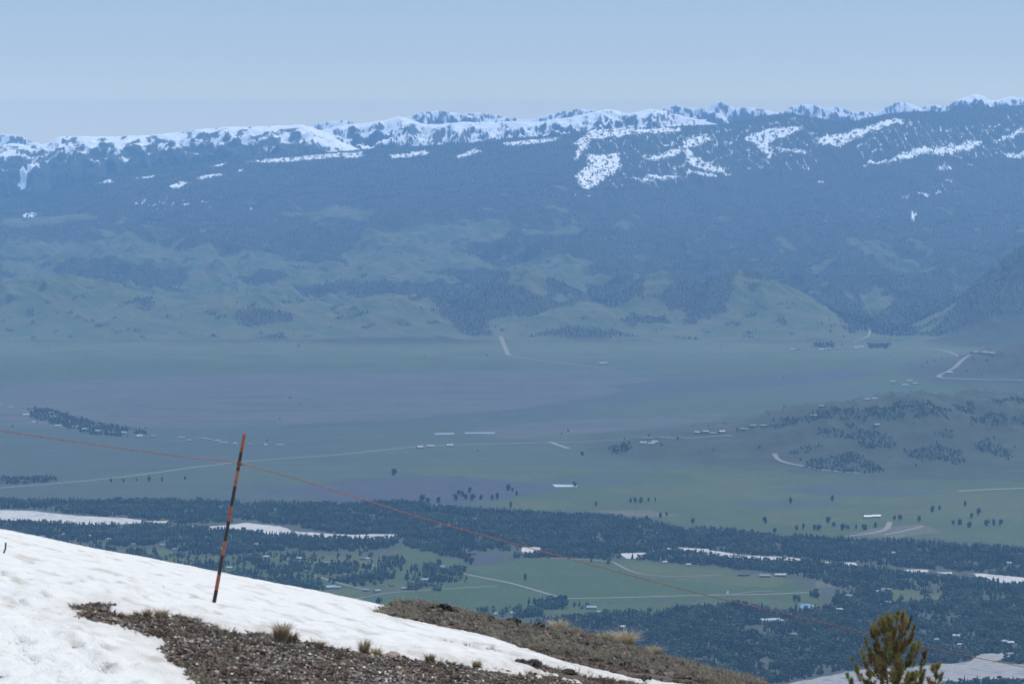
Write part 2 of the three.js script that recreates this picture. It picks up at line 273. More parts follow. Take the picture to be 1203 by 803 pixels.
const nearMap = bake(-2900, 2900, 4000, 10500, 2048, 1500, (x, d, o) => {
  const c = pick(NEAR, x, d, 14) ?? (d > 9700 ? SAGE2 : WOODS), f = 1 + 0.22 * fbm(x / 160, d / 260, 3) + 0.24 * n2b(x / 20, d / 36), w = 0.35 * sstep(0.05, 0.4, fbm(x / 330 + 60, d / 200, 3));
  put(o, lerp(c[0], 0.058, w * 0.6) * f, lerp(c[1], 0.058, w * 0.6) * f, lerp(c[2], 0.03, w * 0.6) * f);
});
const THICK = new Raster(-4600, 4600, 10500, 17500, 1300, 900);   // leafy thickets on the bench and the butte
for (const s of ['915,497 950,486 1000,480 1060,470 1080,470 1120,480 1112,492 1060,488 1000,492 940,501', '960,505 1000,500 1040,508 1046,516 1000,516 965,512', '945,542 1000,530 1032,546 1036,556 980,554 945,548', '1060,530 1100,520 1132,530 1130,547 1080,540', '1145,518 1160,516 1192,532 1185,540 1150,530', '1090,510 1122,505 1118,515', '1140,488 1203,488 1203,500 1145,500', '845,506 900,497 880,504', '925,532 962,520 966,526 930,536', '1010,520 1050,515 1060,525 1020,528', '1120,476 1140,472 1150,480 1125,484', '38,478 70,484 112,496 152,503 146,513 110,511 60,497 36,490', '157,505 170,503 170,510 158,510', '718,524 740,520 742,530 720,534', '1020,404 1046,404 1044,409 1022,409', '955,403 980,402 978,408 957,408', '900,396 990,388 990,391 905,398', '1000,396 1012,394 1010,402', '0,560 60,560 60,567 0,569', '905,500 930,488 940,492 915,503', '1165,470 1203,466 1203,474 1170,476']) THICK.fill(area(s), 1);
const BUTTE = [0.026, 0.034, 0.014];
const farMap = bake(-4600, 4600, 10500, 17500, 2048, 1300, (x, d, o) => {
  const up = sstep(5, 12, groundY(x, d) - FLOOR + 4 * n2b(x / 40, d / 60)), c = pick(FAR, x, d, 30) ?? [0.034, 0.052, 0.024], f = 1 + 0.30 * fbm(x / 900, d / 110, 4) + 0.14 * fbm(x / 260 + 4, d / 420, 3) + 0.16 * n2b(x / 60, d / 34) + 0.22 * n2b(x / 17, d / 24), foot = 0.9 * sstep(15400, 17300, d + 500 * fbm(x / 500, d / 700, 3));
  const w = 0.55 * sstep(0.0, 0.35, fbm(x / 900 + 20, d / 300, 4)), th = THICK.at(x + 25 * fbm(x / 80, d / 120, 2), d + 40 * fbm(x / 90 + 8, d / 120, 2)) ? 0.6 : 0;
  for (let k = 0; k < 3; k++) o[k] = lerp(lerp(lerp(lerp(c[k], SAGE2[k], w), [0.062, 0.080, 0.036][k], foot), BUTTE[k] * (1 + 0.35 * fbm(x / 200, d / 300, 2)), up), [0.018, 0.026, 0.014][k], th) * f;
});
const mapped = (t) => new THREE.MeshStandardMaterial({ map: t, roughness: 1 });
const ground = (o) => tag(o, null, null, null, 'structure');
ground(sheet('hillside_flank', 80, 4000, -1, 1, std(0.10, 0.09, 0.075)));
ground(sheet('valley_floor', 4000, 10500, -2900, 2900, mapped(nearMap)));
ground(sheet('valley_bench', 10500, 17500, -4600, 4600, mapped(farMap)));
ground(sheet('forested_mountains', 17500, 32500, -8300, 8300, mapped(mountainMap)));
ground(sheet('snowy_mountains', 32500, 40500, -9900, 9900, mapped(highMap)));
ground(sheet('distant_peaks', 40500, 48500, -11800, 11800, mapped(peakMap)));
console.log('maps');

// ------------------------------------------------------------------ trees of the far woods
function conifer(sides, tiers, seed) {   // 1 m tall, to be scaled
  const R = rng(seed), P = [];
  const add = (a, b, c) => P.push(...a, ...b, ...c);
  for (let t = 0; t < tiers; t++) {
    const y0 = 0.04 + t / tiers * 0.78, y1 = t === tiers - 1 ? 1 : y0 + 0.5 * (1 - t / tiers * 0.4), r = 0.185 * (1 - t / tiers * 0.82), ring = [];
    for (let i = 0; i < sides; i++) { const a = (i + R() * 0.6 + t * 0.4) / sides * 6.283, q = r * (0.65 + 0.6 * R()); ring.push([Math.cos(a) * q, y0 + (R() - 0.5) * 0.07, Math.sin(a) * q]); }
    for (let i = 0; i < sides; i++) add(ring[(i + 1) % sides], ring[i], [0, Math.min(1, y1), 0]);
  }
  const g = new THREE.BufferGeometry(); g.setAttribute('position', new THREE.Float32BufferAttribute(P, 3)); g.computeVertexNormals();
  return g;
}
function crownGeometry(seed, lobes, w, bottom, detail = 1) {   // a broadleaf crown 1 m tall: ragged lobes
  const R = rng(seed), parts = [];
  for (let i = 0; i < lobes; i++) {
    const a = R() * 6.283, y = bottom + (1 - bottom) * Math.pow(R(), 0.8) * 0.9, spread = w * Math.sin(Math.PI * clamp((y - bottom) / (1 - bottom) * 0.85 + 0.12, 0, 1)), r = (0.10 + 0.10 * R()), rad = spread * Math.sqrt(R());
    const g = new THREE.IcosahedronGeometry(r, detail), p = g.attributes.position, s = R() * 50;
    for (let k = 0; k < p.count; k++) { const x = p.getX(k), yy = p.getY(k), z = p.getZ(k), q = 1 + 0.55 * n2(x * 9 + s, yy * 9 + z * 11); p.setXYZ(k, x * q + Math.cos(a) * rad, yy * q * 1.05 + Math.min(0.93, y), z * q + Math.sin(a) * rad); }
    g.computeVertexNormals(); parts.push(g);
  }
  return mergeGeometries(parts);
}
const LEAF = new THREE.MeshStandardMaterial({ color: new THREE.Color().setRGB(0.060, 0.085, 0.038), roughness: 0.9 });
const SPRUCE = new THREE.MeshStandardMaterial({ color: new THREE.Color().setRGB(0.050, 0.066, 0.045), roughness: 0.95 });
const NEEDLE = new THREE.MeshStandardMaterial({ color: new THREE.Color().setRGB(0.030, 0.046, 0.028), roughness: 0.95 });
function scatter(name, geo, mat, list) {   // list of [x, y, z, width, height, turn, tint]
  const im = new THREE.InstancedMesh(geo, mat, list.length), m = new THREE.Matrix4(), q = new THREE.Quaternion(), up = new THREE.Vector3(0, 1, 0), c = new THREE.Color();
  list.forEach(([x, y, z, w, h, turn, t], i) => { im.setMatrixAt(i, m.compose(new THREE.Vector3(x, y, z), q.setFromAxisAngle(up, turn), new THREE.Vector3(w, h, w))); im.setColorAt(i, c.setRGB(t * (1 + 0.15 * Math.sin(i * 12.9)), t, t * (1 - 0.12 * Math.sin(i * 7.3)))); });
  im.name = numbered(name); im.castShadow = im.receiveShadow = true; scene.add(im); im.userData.kind = 'stuff';
  return im;
}
{
  const R = rng(21), near = [], step = 21;
  for (let d = 17600; d < 32200; d += step * 1.25) for (let x = -0.185 * d - 250; x < 0.185 * d + 250; x += step) {
    const X = x + (R() - 0.5) * step, D = d + (R() - 0.5) * step * 1.25, k = onMountain(X, D), r = R();
    const keep = k === 0 ? (fbm(X / 200, D / 260, 2) > -0.55 ? 0.95 : 0.45) : k === 1 ? 0.006 : 0.04 + 0.12 * sstep(0, 0.4, fbm(X / 90, D / 200, 2));
    if (r > keep) continue;
    const h = (k >= 2 ? 8 : 9 + 4 * fbm(X / 300 + 3, D / 400, 2)) + 7 * R();
    near.push([X, groundY(X, D) - 0.6, -D, h * (1.6 + 0.7 * R()), h, R() * 6.3, (0.85 + 0.3 * R()) * (1 + 0.5 * fbm(X / 400 + 50, D / 500, 3))]);
  }
  console.log('mountain trees', near.length);
  tag(scatter('mountain_forest', conifer(6, 2, 5), SPRUCE, near), 'dark conifer forest covering the far mountain slopes', 'forest');
}

// ------------------------------------------------------------------ rivers, ponds, roads
function grain(seed, size, fn) {   // small repeating texture, fn(x, y) -> [r, g, b] linear
  const a = new Uint8Array(size * size * 4), enc = (v) => Math.round(255 * Math.pow(clamp(v, 0, 1), 1 / 2.2));
  for (let j = 0; j < size; j++) for (let i = 0; i < size; i++) { const c = fn(i, j), o = (j * size + i) * 4; a[o] = enc(c[0]); a[o + 1] = enc(c[1]); a[o + 2] = enc(c[2]); a[o + 3] = 255; }
  const t = new THREE.DataTexture(a, size, size); t.colorSpace = THREE.SRGBColorSpace; t.wrapS = t.wrapT = THREE.RepeatWrapping; t.magFilter = THREE.LinearFilter; t.needsUpdate = true;
  return t;
}
const tileNoise = (i, j, n, f, s) => { const a = i / n * 6.2832, b = j / n * 6.2832; return n2(Math.cos(a) * f + s, Math.sin(a) * f + Math.cos(b) * f * 1.3) * 0.5 + n2b(Math.sin(b) * f + s, Math.cos(b) * f + Math.sin(a) * f) * 0.5; };
const barMap = grain(3, 512, (i, j) => { const q = tileNoise(i, j, 512, 1.2, 4), r = tileNoise(i, j, 512, 9, 9), k = 0.42 + 0.09 * q + 0.13 * r, wet = sstep(0.22, 0.4, q + 0.3 * r) * 0.4; return [k * 1.03 * (1 - wet), k * 0.96 * (1 - wet * 0.85), k * 0.87 * (1 - wet * 0.6)]; });
barMap.repeat.set(1 / 420, 1 / 420);
const GRAVELBAR = new THREE.MeshStandardMaterial({ map: barMap, roughness: 1 });
const WATER = new THREE.MeshStandardMaterial({ color: new THREE.Color().setRGB(0.10, 0.16, 0.19), roughness: 0.12 });
const ROAD = std(0.17, 0.155, 0.13), ASPHALT = std(0.20, 0.195, 0.19);
const NOGO = new Raster(-2900, 2900, 4000, 10500, 1450, 1625);   // where no tree stands: rivers, roads, yards
function flat(name, s, mat, lift, rough, label) {   // a flat sheet on the valley floor with an uneven rim
  const p = area(s), out = [];
  for (let i = 0; i < p.length; i++) {
    const [ax, ad] = p[i], [bx, bd] = p[(i + 1) % p.length], L = Math.hypot(bx - ax, bd - ad), n = Math.max(1, Math.round(L / 22));
    for (let k = 0; k < n; k++) { const q = k / n, x = lerp(ax, bx, q), d = lerp(ad, bd, q); out.push([x + rough * fbm(x / 60 + 5, d / 110, 3), d + 2.2 * rough * fbm(x / 60 - 9, d / 110, 3)]); }
  }
  NOGO.fill(out, 1);
  const g = new THREE.ShapeGeometry(new THREE.Shape(out.map(([x, d]) => new THREE.Vector2(x, d)))), P = g.attributes.position;
  const cx = out.reduce((a, q) => a + q[0], 0) / out.length, cd = out.reduce((a, q) => a + q[1], 0) / out.length, y = groundY(cx, cd) + lift;
  for (let i = 0; i < P.count; i++) P.setXYZ(i, P.getX(i), y, -P.getY(i));
  g.computeVertexNormals();
  return tag(mesh(name, g, mat), label, null, null, 'structure');
}
for (const s of ['-30,597 0,599 40,600 90,606 140,608 172,611 172,614 120,617 60,614 0,611 -30,610', '213,617 240,619 290,614 330,618 345,624 400,628 465,627 474,631 440,634 380,631 320,628 285,622 240,622', '172,612 196,612 200,614 176,614', '796,643 830,645 870,652 930,655 952,658 900,659 850,655 808,648', '968,660 1005,661 1006,664 972,664', '1063,669 1092,669 1090,672 1066,672', '1098,672 1120,672 1118,675', '1143,673 1180,676 1230,681 1230,688 1203,686 1165,684 1150,679', '780,643 790,644 788,646', '730,650 760,649 757,655 735,656', '612,643 634,643 636,650 630,648 626,654 622,649 615,651'])
  flat('gravel_bar', s, GRAVELBAR, 0.5, 7, 'pale bare gravel bar along the river');
const WIDEBAR = new THREE.MeshStandardMaterial({ map: barMap, color: new THREE.Color().setRGB(0.56, 0.56, 0.58), roughness: 1 });
flat('gravel_bar', '880,812 960,796 1010,787 1080,783 1140,777 1152,768 1190,766 1195,769 1165,777 1230,783 1230,797 1150,798 1110,801 1080,812', WIDEBAR, 0.5, 10, 'broad gravel bar of the river beyond the pine');
flat('pond', '649,569 678,570 677,572 652,572', std(0.42, 0.47, 0.52, 0.3), 0.9, 3, 'pale pond in the open meadow');
flat('pond', '938,709 952,709 958,712 948,715 939,714', WATER, 0.6, 2, 'small blue pond at the edge of the woods');
for (const s of ['509,509 533,508.5 534,510.5 512,511', '545,508 582,507.8 580,509.6 547,509.8']) flat('pond', s, std(0.14, 0.18, 0.22, 0.6), 1.6, 3, 'thin grey-blue pond on the sagebrush flats above the highway');
function road(name, s, width, mat, label) {
  const c = new THREE.CatmullRomCurve3(area(s).map(([x, d]) => new THREE.Vector3(x, 0, d)), false, 'centripetal'), L = c.getLength(), n = Math.max(2, Math.round(L / 25)), P = [], I = [];
  for (let i = 0; i <= n; i++) {
    const p = c.getPointAt(i / n), t = c.getTangentAt(i / n), w = width / 2 * (1 + 0.12 * n2(i * 0.7, width)), ax = -t.z * w, ad = t.x * w;
    for (const k of [-1, 1]) { const x = p.x + ax * k, d = p.z + ad * k; P.push(x, Math.max(groundY(x, d), groundY(p.x, p.z)) + (d > 10500 ? 1.1 : 0.6), -d); }
    NOGO.fill([[p.x - 9, p.z - 14], [p.x + 9, p.z - 14], [p.x + 9, p.z + 14], [p.x - 9, p.z + 14]], 1);
    if (i) { const b = (i - 1) * 2; I.push(b, b + 1, b + 2, b + 1, b + 3, b + 2); }
  }
  const g = new THREE.BufferGeometry(); g.setAttribute('position', new THREE.Float32BufferAttribute(P, 3)); g.setIndex(I); g.computeVertexNormals();
  if (g.attributes.normal.getY(0) < 0) { for (let i = 0; i < I.length; i += 3) [I[i], I[i + 1]] = [I[i + 1], I[i]]; g.setIndex(I); g.computeVertexNormals(); }
  return tag(mesh(name, g, mat), label, null, null, 'structure');
}
road('highway', '-40,577 0,573 120,563 280,543 400,534 490,525 600,521 720,517 800,514 860,512', 18, ROAD, 'straight pale highway crossing the sagebrush flats');
for (const [s, w] of [['588,395 592,405 597,417', 24], ['597,417 620,421 650,425 715,433', 17], ['645,519 656,523 668,527', 22], ['1050,407 1100,410 1147,414 1168,416', 24], ['1140,417 1130,424 1120,433 1103,442 1120,445 1203,447', 24], ['530,671 560,677 600,685 632,694 662,703', 12], ['418,703 460,696 520,692 585,688', 9], ['418,703 440,709 466,716', 9], ['662,703 720,702 830,699 900,698 965,695', 12], ['720,660 740,670 760,675 790,677 850,675', 8], ['370,676 395,684 432,693', 10], ['995,630 1025,626 1040,622 1046,613', 18], ['1040,628 1060,624 1085,618', 14], ['910,533 915,540 935,546 975,553 1010,556', 18], ['1125,577 1160,575 1215,573', 22], ['400,434 480,435 590,436', 12], ['1003,402 1020,395 1022,385', 16], ['860,698 885,695 910,694', 7], ['855,694 855,699', 6], ['640,655 700,658 720,660', 9], ['330,655 360,660 420,660 440,665', 9], ['1050,390 1075,392', 16]])
  road('farm_road', s, w, ROAD, 'pale unpaved road through the valley');

// ------------------------------------------------------------------ buildings
const gable = (w, l, h, rise, over) => {
  const box = new THREE.Shape([[-w / 2, 0], [w / 2, 0], [w / 2, h], [0, h + rise], [-w / 2, h]].map((q) => new THREE.Vector2(...q)));
  const wall = new THREE.ExtrudeGeometry(box, { depth: l, bevelEnabled: false }); wall.translate(0, 0, -l / 2);
  const e = w / 2 + over, k = rise / (w / 2), t = 0.35, roof = new THREE.ExtrudeGeometry(new THREE.Shape([[-e, h - over * k + 0.02], [0, h + rise + 0.02], [e, h - over * k + 0.02], [e, h - over * k + t], [0, h + rise + t], [-e, h - over * k + t]].map((q) => new THREE.Vector2(...q))), { depth: l + over * 2, bevelEnabled: false });
  roof.translate(0, 0, -l / 2 - over);
  return [wall, roof];
};
const sizes = [gable(9, 13, 3.4, 2.6, 0.7), gable(11, 17, 4.2, 3.0, 0.8), gable(13, 26, 5, 3.6, 0.8), gable(14, 30, 4.6, 3.2, 0.6), gable(7, 30, 3, 1.4, 0.4)];
const chimneyG = new THREE.BoxGeometry(0.9, 2.6, 0.9), doorG = new THREE.BoxGeometry(2.4, 2.3, 0.14), paneG = new THREE.BoxGeometry(1.5, 1.2, 0.12);
const ROOF = { bright: std(0.62, 0.62, 0.61, 0.6), white: std(0.34, 0.34, 0.335, 0.7), grey: std(0.20, 0.205, 0.215, 0.8), blue: std(0.20, 0.26, 0.32, 0.7), brown: std(0.14, 0.10, 0.08), red: std(0.24, 0.09, 0.07), dark: std(0.07, 0.07, 0.075) };
const WALL = { white: std(0.50, 0.49, 0.47), log: std(0.17, 0.11, 0.07), grey: std(0.30, 0.29, 0.27), red: std(0.24, 0.085, 0.065) };
const BR = rng(808), GLASS = std(0.06, 0.08, 0.10, 0.15), DOORM = std(0.20, 0.16, 0.13);
function building(u, v, size, roof, wall, label, grp, turn, name = 'house') {
  const s = spot(u, v); if (!s) return;
  const o = group(name, s[0], groundY(s[0], s[1]) - 0.3, -s[1]); o.rotation.y = turn ?? (Math.PI / 2 + (BR() - 0.5) * 1.4);
  const W = mesh('wall', sizes[size][0], WALL[wall], o), rf = mesh('roof', sizes[size][1], ROOF[roof], o);
  const [w, l, h] = [[9, 13, 3.4], [11, 17, 4.2], [13, 26, 5], [14, 30, 4.6], [7, 30, 3]][size];
  for (const sx of [-1, 1]) {
    const d = mesh('door', doorG, DOORM, o); d.position.set(sx * (w / 2 + 0.05), 1.15, 0); d.rotation.y = Math.PI / 2;
    for (const q of [-0.3, 0.3]) { const p = mesh('window', paneG, GLASS, o); p.position.set(sx * (w / 2 + 0.05), 1.9, q * l); p.rotation.y = Math.PI / 2; }
  }
  if (size < 2) { const c = mesh('chimney', chimneyG, WALL.grey, rf); c.position.set(1.2, h + 2.6, l * 0.2); }
  NOGO.fill([[s[0] - 14, s[1] - 45], [s[0] + 14, s[1] - 45], [s[0] + 14, s[1] + 14], [s[0] - 14, s[1] + 14]], 1);
  tag(o, grp && /ROOF/.test(label) ? label.replace('ROOF', roof === 'white' ? 'pale-roofed' : roof + '-roofed').replace('WALL', wall === 'log' ? 'brown' : wall + '-walled') : label, 'building', grp);
}

building(1020, 608, 2, 'bright', 'grey', 'long barn with a white roof, the one of the pair nearer the pasture fence', null, Math.PI / 2 + 0.05, 'barn'); building(1030, 607.4, 2, 'bright', 'grey', 'long barn with a bright white roof beside its twin, toward the two trees', null, Math.PI / 2 + 0.05, 'barn');
building(874, 676, 3, 'dark', 'red', 'dark red barn with a dark roof at the ranch below the river woods', null, Math.PI / 2 + 0.1, 'barn'); building(899, 677.5, 3, 'grey', 'log', 'low brown shed with a grey roof between the two ranch barns', null, Math.PI / 2 - 0.1, 'barn'); building(917, 676.5, 3, 'white', 'red', 'red barn with a pale roof against the river woods', null, Math.PI / 2 - 0.05, 'barn');
building(583, 722, 0, 'white', 'white', 'white gabled cottage in the grove below the hay fields', 'white cottages of the grove', 0.15); building(602, 721, 0, 'white', 'white', 'white gabled cottage in the grove below the hay fields', 'white cottages of the grove', 0.2);
building(695, 715, 2, 'blue', 'grey', 'house with a long blue-grey roof at the end of the field road', null, Math.PI / 2 - 0.1); building(704, 720, 1, 'grey', 'log', 'brown house beside the one with the long blue-grey roof', null); building(731, 737, 0, 'white', 'white', 'tiny white house at the edge of the big lower woods', null);
building(388, 691, 2, 'blue', 'grey', 'blue-roofed house beside the bare dirt lane', 'blue-roofed houses by the lane'); building(397, 691, 1, 'blue', 'grey', 'blue-roofed house beside the bare dirt lane', 'blue-roofed houses by the lane');
building(553, 651, 3, 'dark', 'log', 'long dark shed on the far edge of the hay field', null, Math.PI / 2, 'barn');
building(900, 730, 2, 'white', 'white', 'white-roofed lodge building in the big lower woods', 'lodge buildings in the lower woods', Math.PI / 2); building(910, 729.5, 2, 'white', 'white', 'white-roofed lodge building in the big lower woods', 'lodge buildings in the lower woods', Math.PI / 2 + 0.2); building(918, 730, 1, 'blue', 'white', 'blue-grey building at the end of the white lodge in the lower woods', null);
building(1032, 696, 3, 'grey', 'log', 'large grey-roofed house beside the clearing in the woods', null, Math.PI / 2); building(1042, 694, 2, 'grey', 'grey', 'grey building behind the large house by the clearing', null);
building(1116, 438, 3, 'white', 'red', 'red barn with a white roof inside the bend of the pale road', null, Math.PI / 2, 'barn');
for (const [u, v, z] of [[313, 655, 1], [351, 657, 1], [426, 657, 1], [431, 657, 0], [445, 666, 0], [499, 682, 1], [521, 667, 1], [430, 694, 1], [443, 695, 1], [475, 692, 1], [290, 661, 0], [337, 664, 1], [360, 672, 0], [405, 676, 1], [460, 688, 0], [380, 662, 1], [270, 668, 1]]) building(u, v, z, ['grey', 'white', 'brown', 'blue'][(BR() * 4) | 0], ['log', 'grey', 'white'][(BR() * 3) | 0], 'small ROOF WALL house among the trees between the river and the hay fields', 'houses of the settlement');
for (const [u, v] of [[74, 629], [157, 640], [105, 630], [128, 634], [190, 641], [243, 632], [22, 634], [50, 631], [170, 634], [205, 646], [215, 640], [260, 645], [300, 640], [118, 652], [140, 656]]) building(u, v, 0, BR() < 0.35 ? 'white' : 'grey', 'grey', 'ROOF small house in the woods along the south side of the river', 'houses in the river woods');
for (const [u, v] of [[781, 661], [809, 664], [986, 717], [934, 746], [998, 701], [1044, 708], [1124, 748], [1129, 758], [1180, 754], [1187, 756], [1186, 662], [1050, 650], [1100, 752]]) building(u, v, BR() < 0.5 ? 0 : 1, ['white', 'grey', 'grey', 'blue'][(BR() * 4) | 0], 'grey', 'ROOF house showing between the trees of the wide river woods', 'houses of the wide river woods');
for (const [u, v] of [[3, 477], [13, 480], [60, 486], [62, 490], [40, 497], [68, 501], [88, 502], [115, 507], [146, 509], [163, 513], [30, 488], [100, 505], [130, 509]]) building(u, v, 2, BR() < 0.6 ? 'white' : 'grey', 'white', 'ROOF ranch building in the tree belt on the sagebrush bench', 'ranch buildings of the bench');
for (const [u, v] of [[180, 513], [213, 514], [233, 515], [240, 516], [246, 517], [255, 518], [263, 520], [276, 521.5], [294, 522], [312, 523], [329, 523], [222, 518]]) building(u, v, [4, 0, 1][(BR() * 3) | 0], BR() < 0.4 ? 'white' : 'grey', 'grey', 'low pale shed in the line on the open sagebrush bench', 'line of pale sheds', Math.PI / 2 + 0.1, 'shed');
for (const [u, v] of [[493, 526], [506, 525], [528, 524], [756, 521], [766, 522], [770, 520]]) building(u, v, 2, 'white', 'grey', 'pale building beside the straight highway', 'buildings along the highway');
for (const [u, v] of [[1064, 453], [1049, 449], [1069, 448], [1075, 451], [1020, 470], [1028, 469]]) building(u, v, 3, BR() < 0.5 ? 'blue' : 'grey', 'grey', 'ROOF building on the flat behind the butte', 'buildings behind the butte');
for (const [u, v] of [[932, 411], [938, 411], [959, 408], [965, 411], [975, 411], [985, 410], [1006, 409], [1012, 408], [707, 427], [712, 427]]) building(u, v, 3, ['grey', 'white', 'brown'][(BR() * 3) | 0], 'grey', 'ROOF building of the hamlet at the foot of the mountains', 'buildings of the far hamlet');
for (const [u, v] of [[898, 501], [886, 501], [956, 489], [966, 478], [830, 508], [838, 510], [848, 508], [875, 505], [820, 509], [1030, 500]]) building(u, v, 2, BR() < 0.5 ? 'white' : 'grey', 'log', 'ROOF house on the shoulder of the wooded butte', 'houses on the butte');
// ------------------------------------------------------------------ woods along the river, groves, thickets
const LEAF_D = new THREE.MeshStandardMaterial({ color: new THREE.Color().setRGB(0.038, 0.056, 0.027), roughness: 0.9 });
{
  const W = new Raster(-2900, 2900, 4000, 10500, 1450, 1625);   // density in 255ths
  const dense = ['0,588 100,590 200,588 330,592 400,593 470,590 540,598 620,603 700,607 760,612 800,622 850,622 900,630 960,632 1010,636 1060,636 1120,640 1260,650 1260,692 1150,672 1080,668 1005,660 950,656 870,650 800,643 740,650 700,652 640,645 560,648 474,633 400,627 330,616 290,612 215,615 172,610 90,604 40,598 -60,596 -60,588',
    '-60,613 0,613 120,618 172,616 215,620 285,624 380,633 474,634 560,650 545,657 520,652 470,640 430,648 330,646 270,652 230,652 180,640 150,642 60,634 -60,628',
    '600,655 640,648 740,652 800,648 870,655 950,660 1005,666 1080,676 1150,682 1260,694 1260,775 1165,768 1120,778 1010,785 960,793 880,808 780,808 740,780 690,750 640,745 620,735 640,728 700,722 740,720 800,716 860,711 920,718 970,715 985,700 985,690 960,680 920,674 850,666 800,662 740,656',
    '880,812 960,801 1060,803 1100,806 1150,801 1260,799 1260,815 880,820', '1170,771 1260,764 1260,781 1190,780'];
  const thin = ['-60,632 0,632 60,638 150,646 230,654 330,650 430,652 470,660 470,672 440,690 380,694 340,690 300,688 250,690 200,688 100,668 -60,650'];
  const groves = ['562,717 600,712 636,716 640,724 600,727 566,725', '622,708 660,704 692,708 690,716 640,716', '470,670 500,664 545,668 548,684 480,684', '330,662 360,656 375,668 340,676', '400,670 440,668 438,682 405,684', '290,672 330,670 380,680 370,690 320,690 290,684', '200,662 250,660 262,680 215,684', '480,688 520,686 518,694 478,694', '150,655 185,655 180,668 150,664', '420,660 470,655 480,664 425,668', '690,655 720,652 720,662 690,660'];
  for (const s of thin) W.fill(area(s), 62);
  for (const s of dense) W.fill(area(s), 250);
  for (const s of groves) W.fill(area(s), 190);
  W.fill(area('1045,692 1110,694 1112,704 1080,710 1050,708'), 12); W.fill(area('1080,700 1120,700 1115,708'), 30); W.fill(area('985,689 1005,692 1000,700 985,698'), 20); W.fill(area('160,646 190,644 205,650 180,656'), 10); W.fill(area('890,728 925,727 928,732 892,733'), 25); W.fill(area('1120,744 1150,742 1150,765 1125,762'), 70);
  const R = rng(99), a = [], b = [], c = [], step = 11;
  for (let d = 6200; d < 10450; d += step) for (let x = -0.185 * d - 60; x < 0.185 * d + 60; x += step) {
    const X = x + (R() - 0.5) * step, D = d + (R() - 0.5) * step, r = R(), r2 = R(), r3 = R(), r4 = R();
    let k = W.at(X + 14 * fbm(X / 60, D / 60, 2), D + 22 * fbm(X / 70 + 8, D / 70, 2)) / 255;
    if (k <= 0 || NOGO.at(X, D)) continue;
    const gap = fbm(X / 170 + 33, D / 260, 3); if (k > 0.9) k = gap > 0.24 ? 0.16 : gap < -0.42 ? 0.45 : 0.92; else k *= gap > 0.05 ? 2.2 : 0.25;
    if (r > k) continue;
    const hue = 1 + 0.55 * fbm(X / 140 + 90, D / 200, 3); const con = fbm(X / 240 + 70, D / 240, 2) > 0.08 ? 0.7 : 0.22, tall = 1 + 0.3 * fbm(X / 120 + 5, D / 120, 2);
    if (r2 < con) { const h = (12 + 9 * r3) * tall; c.push([X, FLOOR - 0.3, -D, h * (0.95 + 0.5 * r4), h, r3 * 6.3, (0.7 + 0.6 * r4) * hue]); }
    else { const h = (9 + 8 * r3) * tall; (r4 < 0.5 ? a : b).push([X, FLOOR - 0.5, -D, h * (1.0 + 0.5 * r4), h, r4 * 6.3, (0.55 + 0.9 * r3) * hue]); }
  }
  console.log('riverside trees', a.length, b.length, c.length);
  tag(scatter('riverside_broadleaf_woods', crownGeometry(11, 9, 0.34, 0.12, 0), LEAF_D, a), 'broadleaf part of the dark woods along the river', 'woods');
  tag(scatter('riverside_cottonwood_woods', crownGeometry(12, 11, 0.30, 0.10, 0), LEAF_D, b), 'rounded cottonwood part of the dark woods along the river', 'woods');
  tag(scatter('riverside_spruce_woods', conifer(7, 4, 6), NEEDLE, c), 'spruce part of the dark woods along the river', 'woods');
}
{
  const W = THICK;
  const R = rng(5), a = [], b = [];
  for (let d = 10500; d < 17400; d += 12) for (let x = -0.19 * d; x < 0.19 * d; x += 12) {
    const X = x + (R() - 0.5) * 12, D = d + (R() - 0.5) * 12, r = R(), r2 = R(), r3 = R();
    const k = W.at(X + 30 * fbm(X / 80, D / 120, 2), D + 50 * fbm(X / 90 + 8, D / 120, 2)), e = groundY(X, D) - FLOOR;
    if (r > (k ? (fbm(X / 110 + 3, D / 160, 2) > -0.15 ? 0.85 : 0.25) : e > 20 ? 0.004 : 0.0002)) continue;
    const h = 5 + 7 * r2; (r3 < 0.62 ? a : b).push([X, groundY(X, D) - 0.5, -D, h * (r3 < 0.62 ? 1.9 : 1.5), h, r2 * 6.3, 0.7 + 0.5 * r3]);
  }
  console.log('bench trees', a.length, b.length);
  tag(scatter('butte_aspen_thicket', crownGeometry(13, 8, 0.36, 0.08, 0), LEAF_D, a), 'leafy thickets on the butte and the valley bench', 'thicket');
  tag(scatter('butte_conifer_thicket', conifer(6, 3, 8), NEEDLE, b), 'conifer thickets on the butte and the valley bench', 'thicket');
}
